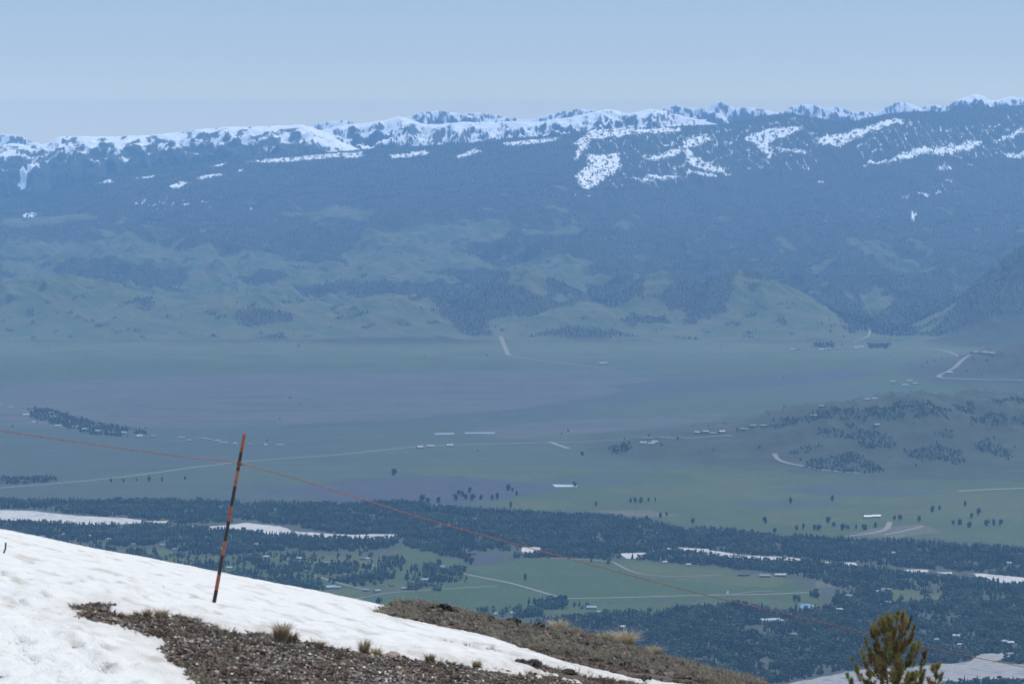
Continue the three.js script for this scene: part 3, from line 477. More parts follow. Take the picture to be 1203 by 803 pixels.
// single trees that stand apart in the fields
const BARK = std(0.10, 0.085, 0.07);
const crowns = [crownGeometry(31, 22, 0.33, 0.16, 1), crownGeometry(32, 18, 0.24, 0.10, 1), crownGeometry(33, 20, 0.28, 0.14, 1)];
const trunkG = (() => { const g = new THREE.CylinderGeometry(0.016, 0.032, 0.55, 7); g.translate(0, 0.275, 0); return g; })();
const protos = crowns.map((g, i) => { const t = new THREE.Group(); for (const [n, q, m] of [['trunk', trunkG, BARK], ['crown', g, LEAF_D]]) { const o = new THREE.Mesh(q, m); o.name = n; o.castShadow = o.receiveShadow = true; t.add(o); } return t; });
const TR = rng(404);
function lone(list, label, grp, h0 = 13, h1 = 19) {
  for (const [u, v] of pts(list)) {
    const s = spot(u, v); if (!s) continue;
    const t = protos[(TR() * 3) | 0].clone(), h = lerp(h0, h1, TR());
    t.name = numbered('field_tree'); t.position.set(s[0], groundY(s[0], s[1]) - 0.2, -s[1]); t.rotation.y = TR() * 6.3; const w = h * (0.62 + 0.65 * TR()); t.scale.set(w, h, w * 0.95);
    const q = (h - h0) / (h1 - h0), size = q < 0.33 ? 'short' : q < 0.67 ? 'medium-sized' : 'tall', build = w / h < 0.82 ? 'slender' : w / h < 1.05 ? 'full-crowned' : 'broad'; scene.add(t); tag(t, size + ' ' + build + ' ' + label, 'tree', grp);
  }
}
lone('929,591 978,588 1104,599 1142,608 1139,619 1134,594 973,613 899,614 814,614 1150,604 1096,601', 'dark lone tree in the open green pasture beside the barns with white roofs', 'lone trees of the barn pasture', 14, 22);
lone('936,622 944,621 957,622 962,622 990,622 996,621 1006,621 1016,622 1051,610 1058,610 873,629 884,628 910,625 980,618 1029,619 1080,612 1120,616 1128,616 1160,617 1168,617 1176,616', 'dark tree in the loose row beside the white-roofed barns', 'row of trees by the barns with white roofs', 13, 22);
lone('539,581 543,583 547,586 555,587 565,586 578,586 584,586 597,576 602,577 607,582 552,578 535,587 600,596 496,588 503,590 515,590', 'dark tree at the edge of the grey field north of the river woods', 'trees of the grey field', 13, 24);
lone('700,594 741,590 746,590 753,590 762,589 770,588 783,606 776,608 760,611', 'dark tree on the green meadow by the pale pond', 'trees of the pond meadow', 12, 20);
lone('684,535 731,527 722,531 736,529 463,558 675,571', 'dark tree alone out on the sagebrush flats below the highway', 'trees of the sagebrush flats', 14, 26);
lone('160,565 175,565 190,565 217,563 130,566 145,566 20,567 40,566 53,566 65,565 8,568', 'dark tree beside the straight pale highway', 'trees along the highway', 10, 20);
lone('554,662 617,681 516,663 445,710 659,706 664,706 478,680 436,680 548,660 508,676', 'dark tree standing in the bright green hay fields', 'trees of the hay fields', 13, 20);
lone('934,705 953,700 958,700 862,713 868,714 938,706 880,716 960,702', 'dark tree at the pasture corner near the small blue pond', 'trees by the small pond', 14, 24);
lone('344,690 352,690 362,691 392,684 415,688 455,676 462,678 490,672 530,676 418,664 300,676 310,668 330,660', 'tree among the scattered houses by the hay fields', 'trees of the settlement', 11, 18);


// ------------------------------------------------------------------ the near slope: soil, snow, stones
const bare = (x, d) => -(1.6 + 0.1163 * d + 0.000444 * d * d) - 0.198 * 150 * Math.tanh(x / 150);
function nearSpot(u, v) {   // where a line of sight meets the near slope
  const [tx, ty] = sight(u, v); let d = 6; while (d < 74 && ty * d > bare(tx * d, d)) d += 0.05;
  return [tx * d, d];
}
const strip = (s) => pts(s).map(([u, v]) => nearSpot(u, v));
const BAND = strip('82,721 112,724 150,726 190,725 215,728 240,737 265,742 300,746 345,755 390,764 420,769 455,772 500,778 540,783 580,789 640,796 690,803 730,812 760,835 250,860 236,803 216,786 196,766 186,752 165,745 140,741 115,735 95,728');
const CREST = [...strip('438,721.5 480,731 560,747 640,771 700,787 740,797 790,804 860,815'), [9, 30], [14, 76], [-2.6, 76]];
const CLODS = strip('604,777 640,781 668,790 720,798 770,806 740,808 700,804 655,796 625,787 600,782');
const LINE = strip('505,753 540,758 575,764 605,774 607,777 575,767 535,760');
const SMUDGE = strip('90,712 112,710 128,715 118,721 98,718');
function away(poly, x, d, k = 0.07) {   // signed distance, the long way foreshortened; negative inside
  let best = 1e9, inside = false;
  for (let i = 0, j = poly.length - 1; i < poly.length; j = i++) {
    const [ax, ad] = poly[j], [bx, bd] = poly[i];
    if ((ad > d) !== (bd > d) && x < ax + (d - ad) / (bd - ad) * (bx - ax)) inside = !inside;
    const ex = bx - ax, ed = (bd - ad) * k, px = x - ax, pd = (d - ad) * k, t = clamp((px * ex + pd * ed) / (ex * ex + ed * ed + 1e-9), 0, 1);
    best = Math.min(best, Math.hypot(px - ex * t, pd - ed * t));
  }
  return inside ? -best : best;
}

const moundRise = [[420, 0], [445, 2], [470, 11], [490, 16], [520, 16], [560, 14], [620, 12], [660, 16], [700, 18], [740, 13], [770, 9], [830, 2], [900, 0]];
function rise(x, d) {
  const u = 601.5 + x / d * FPX; let p = 0;
  for (let i = 1; i < moundRise.length; i++) if (u >= moundRise[i - 1][0] && u < moundRise[i][0]) p = lerp(moundRise[i - 1][1], moundRise[i][1], (u - moundRise[i - 1][0]) / (moundRise[i][0] - moundRise[i - 1][0]));
  return p * 51 / FPX * Math.exp(-(((d - 58) / 8) ** 2));
}
const soilY = (x, d) => bare(x, d) + rise(x, d) + 0.030 * fbm(x / 0.5, d / 0.7, 3) + 0.012 * n2b(x / 0.09, d / 0.14) + (d > 44 ? 0.05 * ridged(x / 0.55, d / 1.3, 3) - 0.03 : 0);
// how far a place lies from the bare soil, sampled once on a map grid
const CV = { x0: -18, x1: 14, d0: 6, d1: 86, nx: 321, nd: 401 }; CV.a = new Float32Array(CV.nx * CV.nd);
for (let j = 0; j < CV.nd; j++) for (let i = 0; i < CV.nx; i++) { const x = lerp(CV.x0, CV.x1, i / (CV.nx - 1)), d = lerp(CV.d0, CV.d1, j / (CV.nd - 1)); CV.a[j * CV.nx + i] = Math.min(away(BAND, x, d), away(CREST, x, d), away(CLODS, x, d), away(LINE, x, d) + 0.02, away(SMUDGE, x, d)); }
function offSoil(x, d) {
  const f = clamp((x - CV.x0) / (CV.x1 - CV.x0), 0, 0.9999) * (CV.nx - 1), g = clamp((d - CV.d0) / (CV.d1 - CV.d0), 0, 0.9999) * (CV.nd - 1), i = f | 0, j = g | 0, k = j * CV.nx + i;
  return lerp(lerp(CV.a[k], CV.a[k + 1], f - i), lerp(CV.a[k + CV.nx], CV.a[k + CV.nx + 1], f - i), g - j);
}
const cover = (x, d) => offSoil(x, d) + 0.05 * fbm(x / 0.35, d / 2.2, 3) + 0.025 * n2b(x / 0.07, d / 0.35);
function snowY(x, d, c) {
  const thick = lerp(-0.11, 0.06, sstep(-0.12, 0.09, c));
  const cups = (0.018 + 0.045 * sstep(34, 20, d)) * fbm(x / 0.42 + d * 0.15, d / 1.1, 4) + 0.035 * fbm(x / 0.22 + 11, d / 0.7, 3) * sstep(30, 19, d) + 0.045 * Math.max(0, fbm(x / 0.8 + 30, d / 1.8, 2)) * sstep(40, 20, d) - 0.10 * sstep(0.12, 0.5, fbm(x / 0.5 + 7 + d * 0.2, d / 1.3, 2)) * sstep(38, 24, d);
  return bare(x, d) + thick + cups * sstep(-0.05, 0.3, c) + 0.06 * fbm(x / 4, d / 9, 2);
}
function lines(stops) { const a = []; for (let i = 0; i + 1 < stops.length; i++) { const [p, s] = stops[i], q = stops[i + 1][0], n = Math.max(1, Math.round((q - p) / s)); for (let k = 0; k < n; k++) a.push(p + (q - p) * k / n); } a.push(stops[stops.length - 1][0]); return a; }
function patch(name, xs, ds, height, mat, keep) {
  const nx = xs.length, nd = ds.length, P = new Float32Array(nx * nd * 3), U = new Float32Array(nx * nd * 2), ok = new Uint8Array(nx * nd), I = [];
  for (let j = 0; j < nd; j++) for (let i = 0; i < nx; i++) { const k = j * nx + i, h = height(xs[i], ds[j]); P.set([xs[i], h[0], -ds[j]], k * 3); U.set([xs[i], ds[j]], k * 2); ok[k] = h[1]; }
  for (let j = 0; j + 1 < nd; j++) for (let i = 0; i + 1 < nx; i++) { const k = j * nx + i; if (ok[k] || ok[k + 1] || ok[k + nx] || ok[k + nx + 1]) I.push(k, k + 1, k + nx, k + 1, k + nx + 1, k + nx); }
  const g = new THREE.BufferGeometry(); g.setAttribute('position', new THREE.BufferAttribute(P, 3)); g.setAttribute('uv', new THREE.BufferAttribute(U, 2)); g.setIndex(I); g.computeVertexNormals();
  return tag(mesh(name, g, mat), null, null, null, 'structure');
}
const height1 = (seed, size, fn) => { const a = new Uint8Array(size * size * 4); for (let j = 0; j < size; j++) for (let i = 0; i < size; i++) { const v = Math.round(255 * clamp(fn(i, j), 0, 1)), o = (j * size + i) * 4; a[o] = a[o + 1] = a[o + 2] = v; a[o + 3] = 255; } const t = new THREE.DataTexture(a, size, size); t.wrapS = t.wrapT = THREE.RepeatWrapping; t.magFilter = THREE.LinearFilter; t.needsUpdate = true; return t; };
const soilMap = grain(1, 512, (i, j) => { const a = tileNoise(i, j, 512, 3, 1), b = tileNoise(i, j, 512, 26, 2), c = tileNoise(i, j, 512, 60, 6), k = 0.055 * (1 + 0.5 * a + 0.7 * b + 0.5 * c); return [k * 1.35, k * 0.88, k * 0.60]; });
soilMap.repeat.set(1 / 1.6, 1 / 3.2);
const soilBump = height1(2, 512, (i, j) => 0.5 + 0.35 * tileNoise(i, j, 512, 30, 3) + 0.25 * tileNoise(i, j, 512, 80, 8)); soilBump.repeat.set(1 / 1.6, 1 / 2.4);
patch('soil_slope', lines([[-60, 6], [-14, 0.5], [-11, 0.055], [7, 0.5], [16, 6], [60, 1]]), lines([[-40, 5], [8, 0.5], [14, 0.11], [34, 0.17], [66, 0.5], [80, 2], [86, 1]]), (x, d) => [soilY(x, d), 1], new THREE.MeshStandardMaterial({ map: soilMap, bumpMap: soilBump, bumpScale: 0.03, roughness: 1 }));
const snowMap = bake(-16, 10, 8, 82, 1024, 1024, (x, d, o) => {
  const g = fbm(x / 0.3, d / 1.0, 3), dirt = sstep(0.15, 0.6, fbm(x / 0.7 + 9 + d * 0.3, d / 3.0, 4)), e = sstep(0.22, 0.0, cover(x, d) + 0.1 * g), sp = n2b(x / 0.035, d / 0.16) > 0.93 ? 0.75 : 1;
  const k = (0.49 + 0.04 * g) * sp, m = clamp(0.95 * dirt * (0.6 + 0.8 * Math.max(0, n2(x / 0.12, d / 0.4))) + 0.35 * e, 0, 0.8);
  put(o, k * lerp(1.03, 0.60, m), k * lerp(1.0, 0.53, m), k * lerp(0.96, 0.44, m));
});
snowMap.matrixAutoUpdate = false; snowMap.matrix.set(1 / 26, 0, 16 / 26, 0, 1 / 74, -8 / 74, 0, 0, 1); snowMap.wrapS = snowMap.wrapT = THREE.MirroredRepeatWrapping;
const snowBump = height1(4, 512, (i, j) => 0.5 + 0.3 * tileNoise(i, j, 512, 16, 2) + 0.25 * tileNoise(i, j, 512, 50, 5)); snowBump.repeat.set(1 / 1.7, 1 / 2.9);
patch('snow_slope', lines([[-60, 6], [-15, 0.3], [-11, 0.036], [4.5, 0.3], [12, 1]]), lines([[-40, 5], [8, 0.5], [14, 0.1], [34, 0.16], [66, 0.5], [80, 2], [86, 1]]), (x, d) => { const c = cover(x, d); return [snowY(x, d, c), c > -0.16 ? 1 : 0]; }, new THREE.MeshStandardMaterial({ map: snowMap, bumpMap: snowBump, bumpScale: 0.02, roughness: 0.75 }));
console.log('slope');

// stones, clods and litter on the soil
function stoneGeometry(seed, flatness, detail = 0) {
  const g = new THREE.IcosahedronGeometry(1, detail), p = g.attributes.position;
  for (let i = 0; i < p.count; i++) { const x = p.getX(i), y = p.getY(i), z = p.getZ(i), q = 1 + 0.32 * n2(x * 1.3 + seed, y * 1.3 + z * 1.7) + (detail ? 0.1 * n2b(x * 4 + seed, y * 4 + z * 5) : 0); p.setXYZ(i, x * q, y * q * flatness, z * q * 0.85); }
  g.computeVertexNormals(); return g;
}
function strewn(name, geo, mat, list, label, category) {   // [x, y, d, size, tilt x, tilt z, turn, r, g, b]
  const im = new THREE.InstancedMesh(geo, mat, list.length), m = new THREE.Matrix4(), q = new THREE.Quaternion(), e = new THREE.Euler(), c = new THREE.Color();
  list.forEach(([x, y, d, s, ex, ez, t, r, g, b], i) => { im.setMatrixAt(i, m.compose(new THREE.Vector3(x, y, -d), q.setFromEuler(e.set(ex, t, ez)), new THREE.Vector3(s, s, s))); im.setColorAt(i, c.setRGB(r, g, b)); });
  im.name = numbered(name); im.castShadow = im.receiveShadow = true; scene.add(im);
  return tag(im, label, category, null, 'stuff');
}
{
  const R = rng(61), lists = [[], [], []];
  for (let i = 0; i < 600000; i++) {
    const d = 15 + 24 * Math.pow(R(), 1.25), x = lerp(-0.16, 0.085, R()) * d, r = R(), r2 = R(), r3 = R(), r4 = R();
    const a = offSoil(x, d); if (a > 0.03 || (d > 27 && away(BAND, x, d) > 0.03)) continue;
    const moss = fbm(x / 0.9, d / 3, 3); if (r > (moss > -0.05 ? 0.22 : 0.7)) continue;
    const s = 0.006 + 0.017 * r2 * r2 + (r3 > 0.985 ? 0.016 : 0), br = sstep(-0.35, 0.25, fbm(x / 0.8, d / 2.5, 2)), k = 0.030 + lerp(0.13, 0.09, br) * r3 * r4 + (r4 > 0.97 ? 0.12 : 0);
    lists[i % 3].push([x, soilY(x, d) + s * 0.25, d, s, (R() - 0.5) * 0.9, (R() - 0.5) * 0.9, R() * 6.3, k * lerp(1.25, 1.4, br), k * lerp(0.95, 0.90, br), k * lerp(0.72, 0.60, br)]);
  }
  console.log('stones', lists.map((q) => q.length));
  [0.55, 0.4, 0.7].forEach((f, i) => strewn('gravel', stoneGeometry(i * 9 + 3, f), new THREE.MeshPhysicalMaterial({ roughness: [0.7, 0.44, 0.9][i], specularIntensity: [0.6, 0.9, 0.5][i] }), lists[i], ['small grey stones strewn over the bare soil', 'flat shiny stone chips strewn over the bare soil', 'rounded brown pebbles strewn over the bare soil'][i], 'gravel'));
}
function bladeGeometry(seed, n, h, spread, w) {   // a bunch of dry blades
  const R = rng(seed), P = [];
  for (let i = 0; i < n; i++) {
    const a = R() * 6.283, r = spread * 0.35 * Math.sqrt(R()), x0 = Math.cos(a) * r, z0 = Math.sin(a) * r, L = h * (0.45 + 0.65 * R()), lean = spread * (0.3 + 0.9 * R()), a2 = a + (R() - 0.5) * 1.6, t = R() * 6.283, wx = Math.cos(t) * w / 2, wz = Math.sin(t) * w / 2;
    const p1 = [x0 + Math.cos(a2) * lean * 0.35, L * 0.62, z0 + Math.sin(a2) * lean * 0.35], p2 = [x0 + Math.cos(a2) * lean, L * (0.8 + 0.25 * R()), z0 + Math.sin(a2) * lean];
    const A = [x0 - wx, -0.02, z0 - wz], B = [x0 + wx, -0.02, z0 + wz], C = [p1[0] - wx * 0.8, p1[1], p1[2] - wz * 0.8], D = [p1[0] + wx * 0.8, p1[1], p1[2] + wz * 0.8];
    P.push(...A, ...B, ...D, ...A, ...D, ...C, ...C, ...D, ...p2);
  }
  const g = new THREE.BufferGeometry(); g.setAttribute('position', new THREE.Float32BufferAttribute(P, 3)); g.computeVertexNormals(); return g;
}
const straw = (r, g, b) => new THREE.MeshPhysicalMaterial({ color: new THREE.Color().setRGB(r, g, b), roughness: 0.9, transmission: 0.25, thickness: 0, side: THREE.DoubleSide });
const STRAW = [straw(0.40, 0.31, 0.19), straw(0.52, 0.43, 0.28), straw(0.27, 0.19, 0.12)];
{
  // low dead turf along the upper rim of the soil and over the far mound
  const R = rng(62), low = [], clod = [], wisp = [];
  for (let i = 0; i < 60000; i++) {
    const back = i % 2, d = back ? lerp(40, 66, R()) : lerp(18, 40, R()), x = back ? lerp(-0.05, 0.085, R()) * d : lerp(-0.155, 0.075, R()) * d, r = R(), r2 = R(), r3 = R();
    const a = offSoil(x, d); if (a > 0.03) continue;
    if (!back && (a < -0.28 + 0.25 * r2 || fbm(x / 0.8, d / 3, 2) < -0.1) && (fbm(x / 0.9, d / 3, 3) < 0.03 || r3 < 0.3)) continue;
    const k = (0.05 + 0.10 * r3) * (1 + 0.7 * fbm(x / 0.7 + 3, d / 2, 2)), y = soilY(x, d) - 0.005;
    if (r < (back ? 0.28 : 0.4)) low.push([x, y, d, 0.35 + 0.6 * r2, 0, 0, r3 * 6.3, k * 1.45, k * 0.92, k * 0.58]);
    else if (r < 0.94) clod.push([x, y, d, (back ? 0.018 : 0.010) + (back ? 0.085 : 0.02) * r2 ** 6, r2, r3, r3 * 6.3, k * 0.95, k * 0.70, k * 0.56]);
    else if (back || r2 < 0.3) wisp.push([x, y, d, 0.5 + 0.7 * r2, 0, 0, r3 * 6.3, 0.38 + 0.12 * r3, 0.31 + 0.1 * r3, 0.20 + 0.05 * r3]);
  }
  strewn('dead_turf', bladeGeometry(3, 16, 0.06, 0.07, 0.008), new THREE.MeshStandardMaterial({ roughness: 1, side: THREE.DoubleSide }), low, 'low brown dead turf on the bare soil', 'turf');
  strewn('soil_clods', stoneGeometry(40, 0.75, 1), new THREE.MeshStandardMaterial({ roughness: 1 }), clod, 'dark crumbs of soil on the bare ground', 'soil');
  strewn('dry_grass_wisps', bladeGeometry(4, 12, 0.15, 0.08, 0.006), new THREE.MeshStandardMaterial({ roughness: 1, side: THREE.DoubleSide }), wisp, 'thin pale wisps of dry grass on the crest', 'grass');
}
const onSoil = (u, v) => { const [x, d] = nearSpot(u, v); return [x, soilY(x, d), d]; };
function tuft(x, d, h, spread, n, mats, label, seed) {
  const o = group('grass_tuft', x, soilY(x, d), -d);
  mesh('blades', bladeGeometry(seed, n, h, spread, 0.009), STRAW[mats[0]], o); mesh('inner_blades', bladeGeometry(seed + 1, n >> 1, h * 0.75, spread * 0.6, 0.009), STRAW[mats[1]], o);
  tag(o, label, 'grass');
}
{
  const T = (u, v, px, n, mats, label, seed, w = 0.7) => { const [x, , d] = onSoil(u, v), m = d / FPX; tuft(x, d, px * m, px * m * w, n, mats, label, seed); };
  T(189, 727, 15, 170, [0, 2], 'dark brown grass tuft on the rim of the soil, left of the marker pole', 201, 0.8); T(173, 726, 11, 110, [0, 2], 'small brown grass tuft beside the dark one on the rim', 203);
  T(330, 756, 26, 320, [0, 1], 'bushy straw-coloured grass tuft on the soil rim, below the marker pole', 205, 0.55); T(343, 757, 16, 160, [2, 0], 'short brown grass tuft against the bushy straw-coloured one', 207);
  T(428, 769, 20, 170, [0, 2], 'upright straw grass tuft beside the flat tan rock', 209, 0.5); T(442, 771, 13, 120, [1, 0], 'low pale grass tuft touching the flat tan rock', 211, 0.9);
  T(505, 780, 12, 120, [2, 0], 'thin brown grass tuft where the soil meets the lower snow tongue', 213); T(560, 786, 12, 110, [0, 2], 'brown grass tuft on the soil rim near the two white pebbles', 215); T(375, 763, 11, 110, [2, 0], 'small dark grass tuft on the soil rim between the larger ones', 216);
  const crestSpot = (u, d) => [(u - 601.5) / FPX * d, d];
  const C = (u, d, px, n, mats, label, seed, w) => { const [x, dd] = crestSpot(u, d), m = dd / FPX; tuft(x, dd, px * m, px * m * w, n, mats, label, seed); };
  C(656, 57, 16, 260, [1, 0], 'pale wispy grass tuft on top of the crest mound', 217, 1.0); C(735, 57, 19, 420, [1, 0], 'large golden grass tuft on the crest where the mound drops away', 219, 1.2); C(715, 56, 12, 200, [0, 1], 'flattened straw grass tuft beside the large golden one', 221, 1.3); C(676, 57, 10, 140, [0, 2], 'short brown grass tuft between the pale and the flattened one', 223, 1.0); C(770, 56, 12, 180, [0, 1], 'straw grass tuft on the lower end of the crest', 225, 1.2);
}
function rock(u, v, w, h, dep, mat, label, seed, sink = 0.2, at) {
  const [x, y, d] = at ?? onSoil(u, v), g = stoneGeometry(seed, 1, 3); g.scale(w / 2, h / 2, dep / 2);
  const o = mesh('rock', g, mat); o.position.set(x, y + h * (0.5 - sink), -d); o.rotation.y = seed; tag(o, label, 'rock');
}
const PEAT = std(0.030, 0.024, 0.019), TAN = new THREE.MeshStandardMaterial({ color: new THREE.Color().setRGB(0.27, 0.21, 0.16), roughness: 0.95, bumpMap: soilBump, bumpScale: 0.01 }), PALE = std(0.55, 0.53, 0.50, 0.6);
rock(460, 773, 0.26, 0.085, 0.2, TAN, 'flat tan rock lying on the soil rim by the straw tuft', 1.3);
rock(545, 796, 0.035, 0.03, 0.03, PALE, 'one of two white pebbles on the brown soil', 2.1); rock(549, 796, 0.035, 0.03, 0.03, PALE, 'the other white pebble touching its twin on the brown soil', 3.4);
rock(277, 767, 0.06, 0.05, 0.05, PEAT, 'dark clod standing out on the shiny gravel', 3.9);
rock(612, 780, 0.16, 0.07, 0.2, PEAT, 'dark clod where the soil strip cuts into the snow tongue', 4.2); rock(627, 783, 0.16, 0.10, 0.2, PEAT, 'pointed dark clod in the strip across the snow tongue', 5.6); rock(668, 792, 0.14, 0.08, 0.2, PEAT, 'dark clod in the lower part of the strip across the snow', 6.5); rock(757, 802, 0.17, 0.11, 0.2, PEAT, 'dark rock at the lower tip of the snow tongue', 7.7);
{
  const cr = (u, d) => { const x = (u - 601.5) / FPX * d; return [x, soilY(x, d), d]; };
  rock(0, 0, 0.30, 0.26, 0.3, PEAT, 'dark block of turf low on the crest mound above the snow edge', 8.8, 0.3, cr(521, 53)); rock(0, 0, 0.34, 0.20, 0.3, PEAT, 'dark hump of turf on the crest line of the mound', 9.9, 0.35, cr(602, 56)); rock(0, 0, 0.26, 0.24, 0.3, std(0.06, 0.045, 0.035), 'brown rock leaning at the end of the dark turf hump', 11.1, 0.3, cr(633, 54)); rock(0, 0, 0.22, 0.16, 0.24, PEAT, 'small dark turf block between the hump and the low block', 12.6, 0.35, cr(575, 54));
}
// ------------------------------------------------------------------ marker pole, rope, twig
const RED = [std(0.34, 0.095, 0.045, 0.7), std(0.36, 0.125, 0.065, 0.75)], BLACK = std(0.018, 0.018, 0.022, 0.55), CANE = std(0.36, 0.24, 0.13, 0.7);
function markerPole(x, y, d, lean, turn, label) {
  const o = group('marker_pole', x, y, -d); o.rotation.set(0, turn, lean);
  const H = 2.09, cuts = [-0.35, 0.17, 0.36, 0.60, 0.77, 1.02, 1.20, 1.45, 1.63, 1.87, H];
  mesh('cane', new THREE.CylinderGeometry(0.0165, 0.0205, H + 0.33, 10).translate(0, (H - 0.37) / 2, 0), CANE, o);
  for (let i = 0; i + 1 < cuts.length; i++) { const a = cuts[i], b = cuts[i + 1], r = (q) => lerp(0.0235, 0.0195, q / H); mesh('painted_band', new THREE.CylinderGeometry(r(b), r(a), b - a - 0.004, 12).translate(0, (a + b) / 2, 0), i % 2 ? RED[(i >> 1) % 2] : BLACK, o); }
  for (const q of [0.3, 0.7, 1.1, 1.5, 1.9]) mesh('cane_joint', new THREE.TorusGeometry(0.0225, 0.0028, 5, 12).rotateX(Math.PI / 2).translate(0, q, 0), BLACK, o);
  return tag(o, label, 'pole', null);
}
const [pbx, pbd] = nearSpot(251, 712), pby = bare(pbx, pbd) + 0.03, PD = pbd;
const at3 = (u, v, d) => { const [tx, ty] = sight(u, v); return new THREE.Vector3(tx * d, ty * d, -d); };
const ptop = at3(287, 509, PD), plen = ptop.distanceTo(new THREE.Vector3(pbx, pby, -PD));
console.log('pole', pbx, pby, pbd, plen);
{
  const o = markerPole(pbx, pby, PD, -Math.atan2(ptop.x - pbx, ptop.y - pby), 0, 'leaning cane pole with faded red and black bands standing in the snow'); o.scale.set(plen / 2.09, plen / 2.09, plen / 2.09);
  const L = at3(-190, 481, 33.5), Rr = at3(1340, 806, 47), a = markerPole(L.x, bare(L.x, 33.5), 33.5, -0.05, 0.4, 'red and black banded cane pole holding the uphill end of the rope'), b = markerPole(Rr.x, bare(Rr.x, 47), 47, -0.1, 0.9, 'red and black banded cane pole holding the downhill end of the rope');
  const rope = [at3(-190, 481, 33.5), at3(0, 506, 34.6), at3(120, 523.5, 35.2), at3(210, 536, 35.6), at3(281, 544.5, PD - 0.02), at3(330, 557, PD + 0.4), at3(400, 578.5, PD + 1), at3(523, 616, PD + 2.5), at3(673, 657, PD + 4.4), at3(830, 699, PD + 6.6), at3(941, 725, PD + 8.1), at3(1021, 744.5, PD + 9.2), at3(1117, 766, PD + 10.5), at3(1220, 786, PD + 12), Rr];
  const curve = new THREE.CatmullRomCurve3(rope, false, 'centripetal'), ORANGE = std(0.26, 0.085, 0.055, 0.9), FADED = std(0.30, 0.17, 0.14, 0.95), g = group('boundary_rope', 0, 0, 0);
  mesh('strand', new THREE.TubeGeometry(curve, 400, 0.0045, 6), ORANGE, g);
  const second = new THREE.CatmullRomCurve3(curve.getSpacedPoints(700).map((p, i) => p.clone().add(new THREE.Vector3(0, 0.005 * Math.sin(i * 1.9), 0.005 * Math.cos(i * 1.9)))));
  mesh('twisted_strand', new THREE.TubeGeometry(second, 1800, 0.003, 4), FADED, g);
  mesh('knot', new THREE.TorusKnotGeometry(0.018, 0.008, 48, 6, 2, 3).translate(rope[4].x, rope[4].y, rope[4].z + 0.02), ORANGE, g);
  tag(g, 'thin faded orange rope strung past the marker pole down the slope', 'rope');
  const [tx, td] = nearSpot(4, 656), ty = bare(tx, td), s = td / FPX;
  const tw = new THREE.CatmullRomCurve3([new THREE.Vector3(0, -0.08, 0), new THREE.Vector3(0.25 * s, 3 * s, 0), new THREE.Vector3(2.4 * s, 8 * s, 0.02), new THREE.Vector3(2.6 * s, 15 * s, 0.0)]);
  const t = mesh('twig', new THREE.TubeGeometry(tw, 16, 0.011, 6), std(0.09, 0.065, 0.05)); t.position.set(tx, ty + 0.04, -td); tag(t, 'bent bare twig sticking out of the snow near the crest', 'twig');
}
// ------------------------------------------------------------------ young pine below the crest
const PBARK = std(0.22, 0.155, 0.125), NEEDLES = [[0.29, 0.235, 0.05], [0.17, 0.165, 0.04], [0.28, 0.14, 0.05], [0.085, 0.095, 0.032]].map(([r, g, b]) => new THREE.MeshPhysicalMaterial({ color: new THREE.Color().setRGB(r, g, b), roughness: 0.85, transmission: 0.3, thickness: 0, side: THREE.DoubleSide }));
function bottlebrush(P, R, base, dir, len, n, needle) {   // needles round a shoot
  const up = Math.abs(dir.y) < 0.9 ? new THREE.Vector3(0, 1, 0) : new THREE.Vector3(1, 0, 0), a = new THREE.Vector3().crossVectors(dir, up).normalize(), b = new THREE.Vector3().crossVectors(dir, a);
  for (let i = 0; i < n; i++) {
    const t = Math.pow(R(), 0.7), p = base.clone().addScaledVector(dir, len * t), f = R() * 6.283, out = a.clone().multiplyScalar(Math.cos(f)).addScaledVector(b, Math.sin(f)), k = lerp(1.7, 0.3, t * R());
    const q = dir.clone().multiplyScalar(0.75 + 0.5 * t).addScaledVector(out, k).normalize(), tip = p.clone().addScaledVector(q, needle * (0.7 + 0.5 * R())), w = new THREE.Vector3().crossVectors(q, new THREE.Vector3(R() - 0.5, R() - 0.5, R() - 0.5)).normalize().multiplyScalar(0.0036);
    P.push(p.x - w.x, p.y - w.y, p.z - w.z, p.x + w.x, p.y + w.y, p.z + w.z, tip.x, tip.y, tip.z);
  }
}
const spiky = (P) => { const g = new THREE.BufferGeometry(); g.setAttribute('position', new THREE.Float32BufferAttribute(P, 3)); g.computeVertexNormals(); return g; };
function limb(pts3, r0, r1) {
  const c = new THREE.CatmullRomCurve3(pts3), n = 10, g = new THREE.TubeGeometry(c, n, 1, 6), p = g.attributes.position;
  for (let i = 0; i <= n; i++) { const m = c.getPointAt(i / n), r = lerp(r0, r1, i / n); for (let j = 0; j <= 6; j++) { const k = i * 7 + j; p.setXYZ(k, m.x + (p.getX(k) - m.x) * r, m.y + (p.getY(k) - m.y) * r, m.z + (p.getZ(k) - m.z) * r); } }
  g.computeVertexNormals(); return g;
}
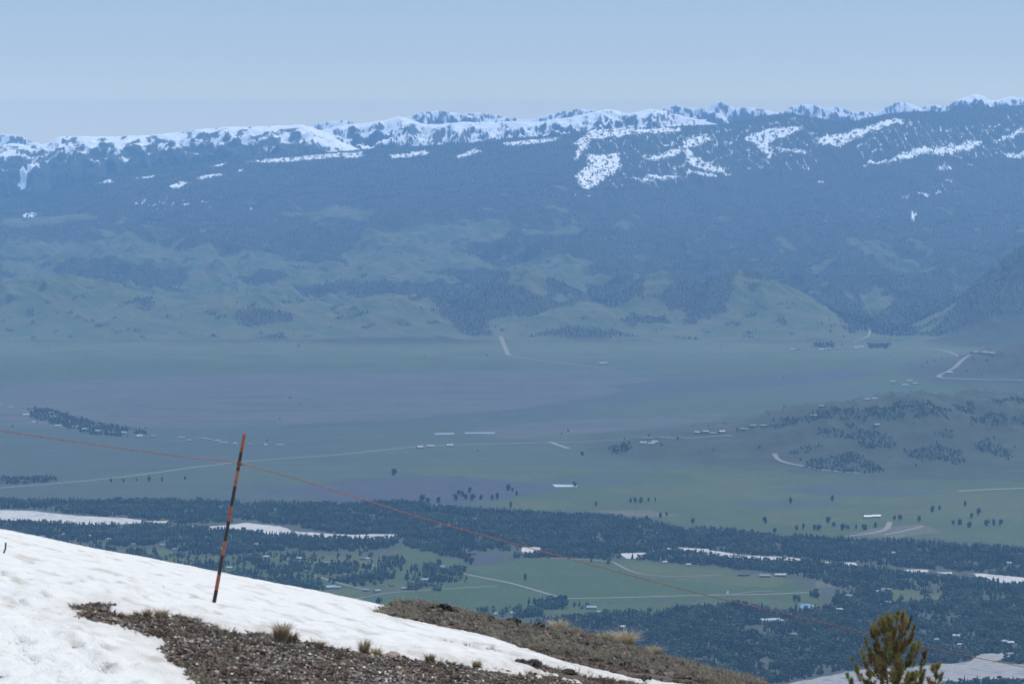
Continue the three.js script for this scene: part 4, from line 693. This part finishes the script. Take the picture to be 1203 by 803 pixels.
function pine(u, d, top, leaders, seed, branches, width, label, name) {   // leaders: [sideways at the top, height]
  const x = (u - 601.5) / FPX * d, y = bare(x, d) - 0.05, o = group(name, x, y, -d), R = rng(seed); o.scale.set(top, top, top); const V = (a, b, c) => new THREE.Vector3(a, b, c);
  leaders.forEach(([sx, hh, sz], li) => {
    const trunk = [V(0, 0, 0), V(sx * 0.35 + 0.02, hh * 0.3, sz * 0.3), V(sx * 0.8, hh * 0.65, sz * 0.7), V(sx, hh, sz)], curve = new THREE.CatmullRomCurve3(trunk);
    const tm = mesh('trunk', limb(trunk, li ? 0.026 : 0.034, 0.006), PBARK, o), P0 = [];
    bottlebrush(P0, R, V(sx, hh - 0.13, sz), V(0.05, 1, 0).normalize(), 0.13, 170, 0.075); mesh('needles', spiky(P0), NEEDLES[li % 2], tm);
    for (let i = 0; i < branches; i++) {
      const t = 0.12 + 0.84 * (i + R() * 0.8) / branches, p = curve.getPointAt(Math.min(0.97, t)), a = i * 2.4 + R() * 0.9 + li, L = width * (0.09 + 0.97 * Math.pow(1 - t, 0.95)) * (0.6 + 0.6 * R()), dx = Math.cos(a), dz = Math.sin(a), rise = 0.55 + 0.5 * R() + 0.5 * t;
      const b = [p, p.clone().add(V(dx * L * 0.45, L * 0.12 * rise, dz * L * 0.45)), p.clone().add(V(dx * L * 0.8, L * 0.38 * rise, dz * L * 0.8)), p.clone().add(V(dx * L, L * 0.8 * rise, dz * L))], bc = new THREE.CatmullRomCurve3(b);
      const br = mesh('branch', limb(b, 0.012 * (1.2 - t * 0.7), 0.0035), PBARK, o), P = [], Q = [], n = 3 + Math.round(L * 9);
      for (let k = 0; k < n; k++) {
        const s = k === 0 ? 0.985 : 0.35 + 0.6 * R(), q = bc.getPointAt(s), g = bc.getTangentAt(s), w = V((R() - 0.5) * 1.3, 0.55 + 0.5 * R(), (R() - 0.5) * 1.3), dir = (k === 0 ? g.add(V(0, 0.35, 0)) : g.multiplyScalar(0.6).add(w)).normalize();
        bottlebrush(k % 3 === 1 ? Q : P, R, q, dir, 0.08 + 0.06 * R(), 115, 0.072);
      }
      const r = R(); mesh('needles', spiky(P), NEEDLES[r < 0.38 ? 0 : r < 0.7 ? 1 : r < 0.85 ? 2 : 3], br); if (Q.length) mesh('needles', spiky(Q), NEEDLES[r < 0.5 ? 2 : 0], br);
    }
  });
  return tag(o, label, 'tree');
}
pine(1051, 36, 0.67, [[0.11, 2.12, 0], [-0.12, 2.05, 0.1]], 71, 38, 0.86, 'young pine with yellow-green and rusty needles growing below the crest', 'pine_tree');
pine(1104, 35.5, 0.62, [[0.02, 1.50, 0]], 75, 14, 0.30, 'short pine sapling standing beside the larger young pine', 'pine_tree');
renderer.render(scene, camera);
